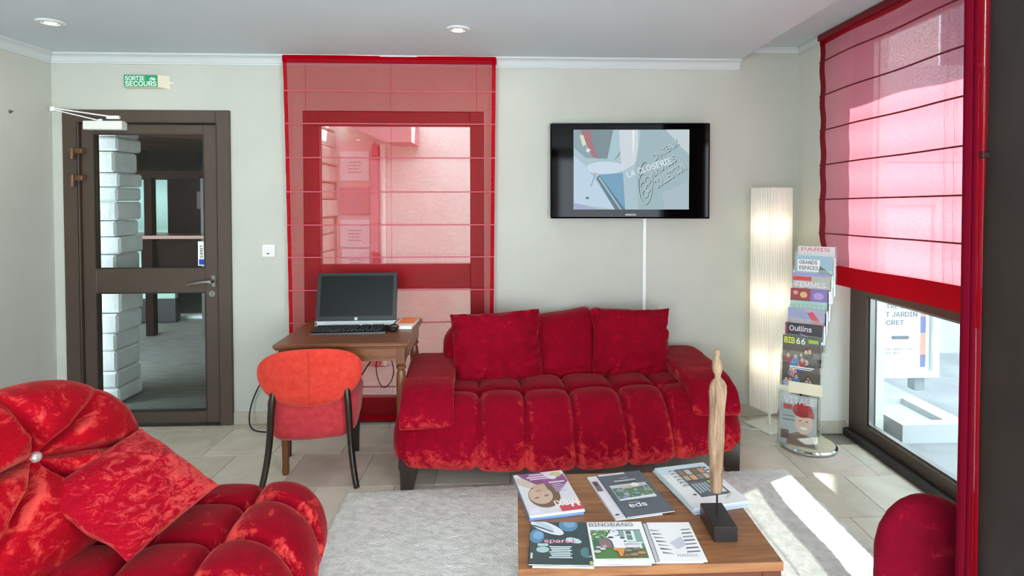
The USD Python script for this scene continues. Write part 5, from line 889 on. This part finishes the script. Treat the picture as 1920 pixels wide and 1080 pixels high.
for k_, (lab, PH, cover, art) in enumerate(MAGS):
    z0, out, ph = POCK[k_]; TILT = 5.0; BASE = O + NM * out + np.array([0, 0, z0]); PWm = 0.100; SHIFT = -0.004 * (k_ - 3)
    BASE = BASE + EXm * (-0.010 * (k_ - 3))
    # the pocket: back sheet, front lip, floor and two cheeks
    pk = cat(box(-PW, PW, -0.002, 0.0, 0, ph, 0), box(-PW, PW, 0.022, 0.024, 0, ph * (0.99 if k_ == 7 else 0.30), 0), box(-PW, PW, -0.002, 0.024, -0.002, 0.0, 0), box(-PW - 0.002, -PW, -0.03, 0.024, 0, ph * 0.6, 0), box(PW, PW + 0.002, -0.03, 0.024, 0, ph * 0.9, 0))
    ms.add('pocket', R2(pk), 'acrylic', world=True, smooth=False)
    ms.add('pocket_arm', cat(cyl(0.005, O + np.array([0, 0, z0 + 0.03]) - NM * 0.03, BASE + np.array([0, 0, 0.03]) , 8)), 'acrylic', world=True)
    t = Thing('magazine', lab, 'magazine', loc=BASE, group=None)
    t.add('pages', R2(box(-PWm, PWm, 0.0008, 0.0060, 0.0005, PH)), 'paper', world=True, smooth=False)
    cv = t.add('cover', R2(box(-PWm - 0.0005, PWm + 0.0005, 0.0060, 0.0066, 0, PH)), ink(cover), world=True, smooth=False)
    by = {}
    for ly, a in enumerate(art):
        yl = 0.0066 + 0.00005 * (ly + 1); P = lambda u, v: (-PWm + u * 2 * PWm, PH * (1 - v))
        if a[0] == 'text':
            m = flat_text(a[1], 1.0, True, 0.1); v = np.asarray(m.vertices); k2 = a[5] * 2 * PWm / width(m); o = P(a[2], a[3]); m = TM(np.c_[o[0] + v[:, 0] * k2, yl + v[:, 2] * 0.0005, o[1] + v[:, 1] * a[4] * PH], m.faces); col = a[6]
        else:
            if a[0] == 'poly': pts, col = [P(*p) for p in a[1]], a[2]
            elif a[0] == 'rect': pts, col = [P(a[1], a[2]), P(a[3], a[2]), P(a[3], a[4]), P(a[1], a[4])], a[5]
            else: pts, col = [P(x, y_) for x, y_ in ell(a[1], a[2], a[3], a[4], 20)], a[5]
            pg = Polygon(pts).buffer(0).intersection(Polygon([P(0, 0), P(1, 0), P(1, 1), P(0, 1)]))
            if pg.is_empty: continue
            m = cat(*[trimesh.creation.extrude_polygon(g, 0.00004, engine='earcut') for g in getattr(pg, 'geoms', [pg])]); v = np.asarray(m.vertices); m = TM(np.c_[v[:, 0], yl + v[:, 2], v[:, 1]], m.faces)
        by.setdefault((a[0] == 'text', tuple(col)), []).append(R2(m))
    put_print(t, cv, by, True)
ms.add('label_strip', mloc(box(-0.09, 0.09, 0.024, 0.0252, -0.035, 0.03), O + NM * 0.150 + np.array([0, 0, 0.400]), 5.0), plain((226, 220, 196), 0.5, name='cream_card'), world=True, smooth=False, label='cream card strip')

# ================================================================== OUTSIDE THE SIDE WINDOW
single('terrace', box(2.36, 7.45, -4.0, 12.0, -0.14, -0.02), noisy('terrace_concrete', (136, 138, 140), (150, 152, 154), nscale=3, rough=0.9), 'pale concrete terrace outside the side window', 'terrace', kind='structure')
ow = Thing('terrace_wall', 'pale rendered terrace wall with panel joints seen through the side window', 'wall', loc=(4.6, 5.6, 0), kind='structure')
for i in range(4):
    for j in range(3): ow.add('panel', box(2.36 + 1.1 * i + 0.006, 2.36 + 1.1 * (i + 1) - 0.006, 5.56 + rng.uniform(-0.004, 0.004), 5.7, -0.05 + 0.95 * j + 0.006, -0.05 + 0.95 * (j + 1) - 0.006, 0.004), noisy('render_white', (176, 180, 186), (184, 188, 194), nscale=6, rough=0.85), world=True, smooth=False)
ow.add('backing', box(2.36, 7.4, 5.7, 5.85, -0.05, 2.8), plain((200, 202, 204), 0.9), world=True)
pb = Thing('plinth', 'low white stone plinth with a recessed panel on the terrace', 'plinth', loc=(2.65, 3.85, -0.02))
pb.add('slab', (m3.Manifold.cube((0.44, 1.05, 0.115)).translate((2.40, 3.50, -0.02)) - m3.Manifold.cube((0.20, 0.40, 0.06)).translate((2.52, 3.58, 0.055))), plain((186, 190, 192), 0.7, name='white_stone'), world=True)
nb = Thing('menu_board', 'glazed white notice board on a grey post outside the side window', 'notice board', loc=(2.9, 4.15, 0))
nb.add('post', box(2.93, 3.01, 4.15, 4.23, 0.09, 1.5, 0.004), plain((150, 158, 162), 0.5), world=True)
nb.add('case', (m3.Manifold.cube((0.68, 0.065, 1.30)).translate((2.40, 4.10, 0.20)) - m3.Manifold.cube((0.59, 0.05, 1.21)).translate((2.44, 4.09, 0.245))), plain((214, 222, 222), 0.35, name='pale_aluminium'), world=True)
ps = nb.add('poster', box(2.45, 3.02, 4.132, 4.138, 0.26, 1.44), plain((244, 244, 242), 0.5), world=True)
nb.add('poster_picture', cat(box(2.955, 2.995, 4.1305, 4.1325, 0.27, 0.36), box(2.955, 2.995, 4.1305, 4.1325, 0.52, 0.64)), ink((110, 120, 160)), world=True, under=ps); nb.add('poster_picture', cat(box(2.955, 2.995, 4.1305, 4.1325, 0.36, 0.52), box(2.955, 2.995, 4.1305, 4.1325, 0.64, 0.9)), ink((206, 150, 136)), world=True, under=ps)
nb.add('poster_lettering', cat(wall_text('NOTRE SITE', 0.032, 2.62, 4.131, 0.70, True, 0.29), wall_text('ET JARDIN', 0.036, 2.66, 4.131, 0.64, True, 0.27), wall_text('SECRET', 0.034, 2.63, 4.131, 0.58, True, 0.20), wall_text('VISITE LIBRE DU PARC', 0.014, 2.66, 4.131, 0.395, False, 0.25), wall_text('DE 9H', 0.018, 2.70, 4.131, 0.365, False, 0.09), box(2.74, 2.87, 4.130, 4.131, 0.475, 0.50)), ink((110, 116, 124)), world=True, smooth=False, under=ps)
nh = Thing('house', 'tall pale neighbouring house whose roof shades the terrace', 'building', loc=(7.8, 3, 0))
prof = Polygon([(-8.0, -0.1), (14.0, -0.1), (14.0, 9.0), (6.55, 9.0), (6.40, 9.12), (6.2, 9.36), (6.05, 9.43), (5.9, 9.47), (5.6, 9.45), (-8.0, 9.40)])
nh.add('facade', place(trimesh.creation.extrude_polygon(prof, 0.5, engine='earcut'), (9.2, 0, 0), (0, 1, 0), (0, 0, 1), (1, 0, 0)).apply_translation((-1.7, 0, 0)), noisy('house_render', (150, 146, 140), (160, 156, 150), nscale=2, rough=0.9), world=True, smooth=False)
for i in range(6):
    for j in range(2):
        fr = nh.add('window', box(7.46, 7.52, -4 + 2.6 * i, -2.9 + 2.6 * i, 3.6 + 2.7 * j, 5.0 + 2.7 * j, 0.01), 'offwhite', world=True); nh.add('pane', box(7.45, 7.461, -3.92 + 2.6 * i, -2.98 + 2.6 * i, 3.68 + 2.7 * j, 4.92 + 2.7 * j), plain((60, 70, 80), 0.1), world=True, under=fr)
single('courtyard_slab', box(-1.75, 6.0, 4.72, 5.62, 4.5, 4.62, 0.006), 'offwhite', 'white concrete beam spanning the courtyard high outside', 'beam', kind='structure')

# ================================================================== BEHIND THE BACK WINDOW
single('courtyard_floor', box(-1.75, 2.36, YB + T, 6.2, -0.12, -0.01), noisy('courtyard_stone', (180, 174, 164), (198, 192, 182), nscale=4, rough=0.9), 'pale courtyard paving behind the back window', 'courtyard', kind='structure')
cw = Thing('courtyard_wall', 'pale courtyard wall seen through the red blind', 'wall', loc=(0.2, 5.4, 0), kind='structure')
cw.add('render', box(-1.75, 2.36, 5.35, 5.55, -0.1, 2.7), noisy('court_render', (226, 222, 216), (234, 230, 224), nscale=5, rough=0.9), world=True)
q_ = Thing('stone_pier', 'narrow rough white stone pier at the left of the back window', 'pier', loc=(-1.66, 4.9, 0), kind='structure')
for k in range(16):
    q_.add('stone', box(-1.75, -1.60 + rng.uniform(-0.02, 0.03), 4.80 + rng.uniform(-0.02, 0.02), 5.34, 0.15 * k + 0.003 - 0.01, 0.15 * (k + 1) - 0.01 - 0.003, 0.012), noisy('pier_stone', (210, 200, 188), (232, 226, 216), nscale=7, rough=0.9), world=True, smooth=False)
n4 = Thing('notice_case', 'wall panel with four pinned sheets outside the back window', 'notice board', loc=(-1.4, 5.3, 0))
n4.add('backing', box(-1.595, -1.26, 5.33, 5.35, 0.55, 2.02, 0.003), plain((232, 206, 206), 0.8), world=True)
for k, (x0, x1, z0, z1, c_) in enumerate(((-1.56, -1.30, 1.66, 1.92, (240, 240, 250)), (-1.56, -1.30, 1.36, 1.60, (214, 168, 174)), (-1.56, -1.30, 1.06, 1.31, (240, 238, 248)), (-1.55, -1.30, 0.70, 1.05, (240, 240, 250)))):
    sh_ = n4.add('sheet', box(x0, x1, 5.318, 5.329, z0, z1, 0.001), plain(c_, 0.7), world=True)
    n4.add('print', cat(*[box(x0 + 0.07, x1 - 0.07 - 0.01 * (j % 3), 5.3165, 5.3178, z1 - 0.10 - 0.03 * j, z1 - 0.092 - 0.03 * j) for j in range(4)]), plain((170, 166, 186), 0.7), world=True, under=sh_)
rp = Thing('drain_pipe', 'pink and white pipe beside the pinned sheets outside the back window', 'pipe', loc=(-1.2, 5.3, 0))
rp.add('post', box(-1.268, -1.215, 5.28, 5.33, 0.0, 1.98, 0.003), plain((206, 120, 130), 0.6), world=True); rp.add('pipe', cyl(0.022, (-1.175, 5.30, 0.0), (-1.175, 5.30, 1.98), 14), 'white', world=True)
single('canopy', hull([(-1.50, 4.95, 2.16), (-0.86, 4.95, 2.16), (-0.86, 4.95, 1.97), (-1.08, 4.95, 1.97), (-1.50, 5.34, 2.16), (-0.86, 5.34, 2.16), (-0.86, 5.34, 1.97), (-1.08, 5.34, 1.97)]), plain((214, 158, 158), 0.8), 'dusky pink canopy edge above the sheets outside the back window', 'canopy')

# ================================================================== BEHIND THE DOOR: A COVERED PASSAGE
pg_ = Thing('passage', 'covered passage behind the glazed door', 'passage', loc=(-4.2, 7, 0), kind='structure')
pg_.add('paving', box(-6.6, -1.80, YB + T, 7.9, -0.12, -0.008), noisy('passage_floor', (120, 122, 114), (144, 144, 136), scale=(1, 5, 1), nscale=5, rough=0.8), world=True)
pg_.add('threshold', box(DX0, DX1, YB + 0.06, YB + T + 0.02, -0.01, 0.012), plain((176, 184, 168), 0.6), world=True)
pg_.add('kerb', box(-6.6, -1.80, 7.50, 7.66, -0.01, 0.03, 0.004), plain((226, 240, 236), 0.6), world=True)
pg_.add('back_paving', box(-6.6, -1.80, 7.9, 11.0, -0.12, -0.004), plain((70, 78, 78), 0.7), world=True)
pg_.add('end_wall', box(-6.8, -1.75, 10.6, 10.8, 0, 3.2), noisy('dark_timber_wall', (22, 13, 10), (32, 20, 15), scale=(4, 4, 0.6), nscale=3, rough=0.9, spec=0.08), world=True)
pg_.add('side_wall', box(-1.80, -1.752, YB + T, 10.8, 0, 3.0), plain((40, 28, 22), 0.8), world=True)
pg_.add('left_wall', box(-6.9, -6.6, YB + T, 10.8, 0, 3.2), plain((70, 60, 50), 0.8), world=True)
for k in range(9): pg_.add('ceiling_plank', hull([(x, y_, 2.27 - (x + 5) * 0.05 + dz) for x in (-6.6, -1.8) for y_ in (YB + T + 0.75 * k + 0.004, YB + T + 0.75 * (k + 1) - 0.004) for dz in (0, 0.04)]), [wood('plank_a', (110, 72, 52), (134, 92, 68), 0), wood('plank_b', (96, 62, 44), (120, 84, 62), 0), wood('plank_c', (84, 54, 40), (108, 72, 54), 0)][k % 3], world=True, smooth=False)
sp_ = Thing('stone_jamb', 'white rough stone jamb just behind the left side of the glazed door', 'stone jamb', loc=(-3.0, 4.5, 0), kind='structure')
z = 0.0
while z < 2.6:
    h_ = rng.uniform(0.10, 0.17); sp_.add('stone', box(-3.35, -2.885 + rng.uniform(-0.02, 0.022), 4.38 + rng.uniform(-0.01, 0.01), 4.66, z + 0.003, z + h_ - 0.003, 0.014), noisy('jamb_stone', (238, 238, 236), (250, 250, 248), nscale=9, rough=0.9, bump=0.4, bscale=40), world=True, smooth=False); z += h_
sv = Thing('counter', 'dark wooden counter and canopy in the passage behind the door', 'counter', loc=(-4.0, 7.0, 0))
sv.add('worktop', box(-4.9, -2.2, 6.5, 7.1, 1.06, 1.10, 0.004), wood('counter_wood', (110, 62, 44), (138, 84, 62), 0, 0.3), world=True)
sv.add('front_panel', box(-4.1, -2.2, 6.62, 6.68, 0.50, 1.06), plain((34, 18, 13), 0.9, spec=0.08, name='passage_dark_wood'), world=True)
sv.add('canopy', box(-4.9, -2.2, 6.5, 7.1, 1.72, 1.80, 0.004), plain((34, 18, 13), 0.9, spec=0.08, name='passage_dark_wood'), world=True)
sv.add('light_strip', box(-4.75, -4.15, 6.49, 6.5, 1.775, 1.80), plain((206, 226, 220), 0.4), world=True)
sv.add('upright', box(-4.02, -3.94, 6.55, 6.63, 0.0, 1.75), plain((34, 18, 13), 0.9, spec=0.08, name='passage_dark_wood'), world=True); sv.add('upright', box(-3.42, -3.38, 6.55, 6.60, 0.0, 1.75), plain((70, 66, 62), 0.6), world=True); sv.add('upright', box(-3.22, -3.16, 6.50, 6.60, 1.1, 1.72), plain((140, 146, 142), 0.4), world=True)
sv.add('back_panel', box(-4.0, -2.2, 6.95, 7.0, 1.10, 1.72), noisy('counter_back', (24, 12, 11), (34, 18, 16), nscale=4, rough=0.9, spec=0.08), world=True)
sv.add('paper_sheet', box(-3.66, -3.52, 6.93, 6.949, 1.38, 1.58), plain((84, 70, 70), 0.9), world=True)
pn = Thing('wall_panel', 'pale green panel standing at the left of the passage', 'panel', loc=(-4.6, 7.3, 0))
pn.add('board', box(-5.3, -4.13, 7.30, 7.36, 0.28, 1.74, 0.004), plain((172, 206, 190), 0.6), world=True); pn.add('kick_rail', box(-5.3, -4.10, 7.26, 7.36, 0.0, 0.28, 0.006), 'browndark', world=True)
pl_ = Thing('passage_lamp', 'small bright round lamp under the passage ceiling', 'lamp', loc=(-3.75, 7.4, 1.83))
l = light(UsdLux.DiskLight, 'Passage_lamp_glow', (1.0, 1.0, 0.96), 160.0); l.CreateRadiusAttr(0.07); aim(l, (0, 0, -1), (-3.75, 7.4, 1.81))
pl_.add('shade', lathe([(0, 0), (0.09, 0.0), (0.07, 0.05), (0, 0.06)], 20), 'chrome'); pl_.add('lamp_face', lathe([(0, -0.012), (0.06, -0.008), (0.075, -0.001), (0, -0.001)], 20), emit('passage_lamp_glow', (255, 250, 240), 6.0))
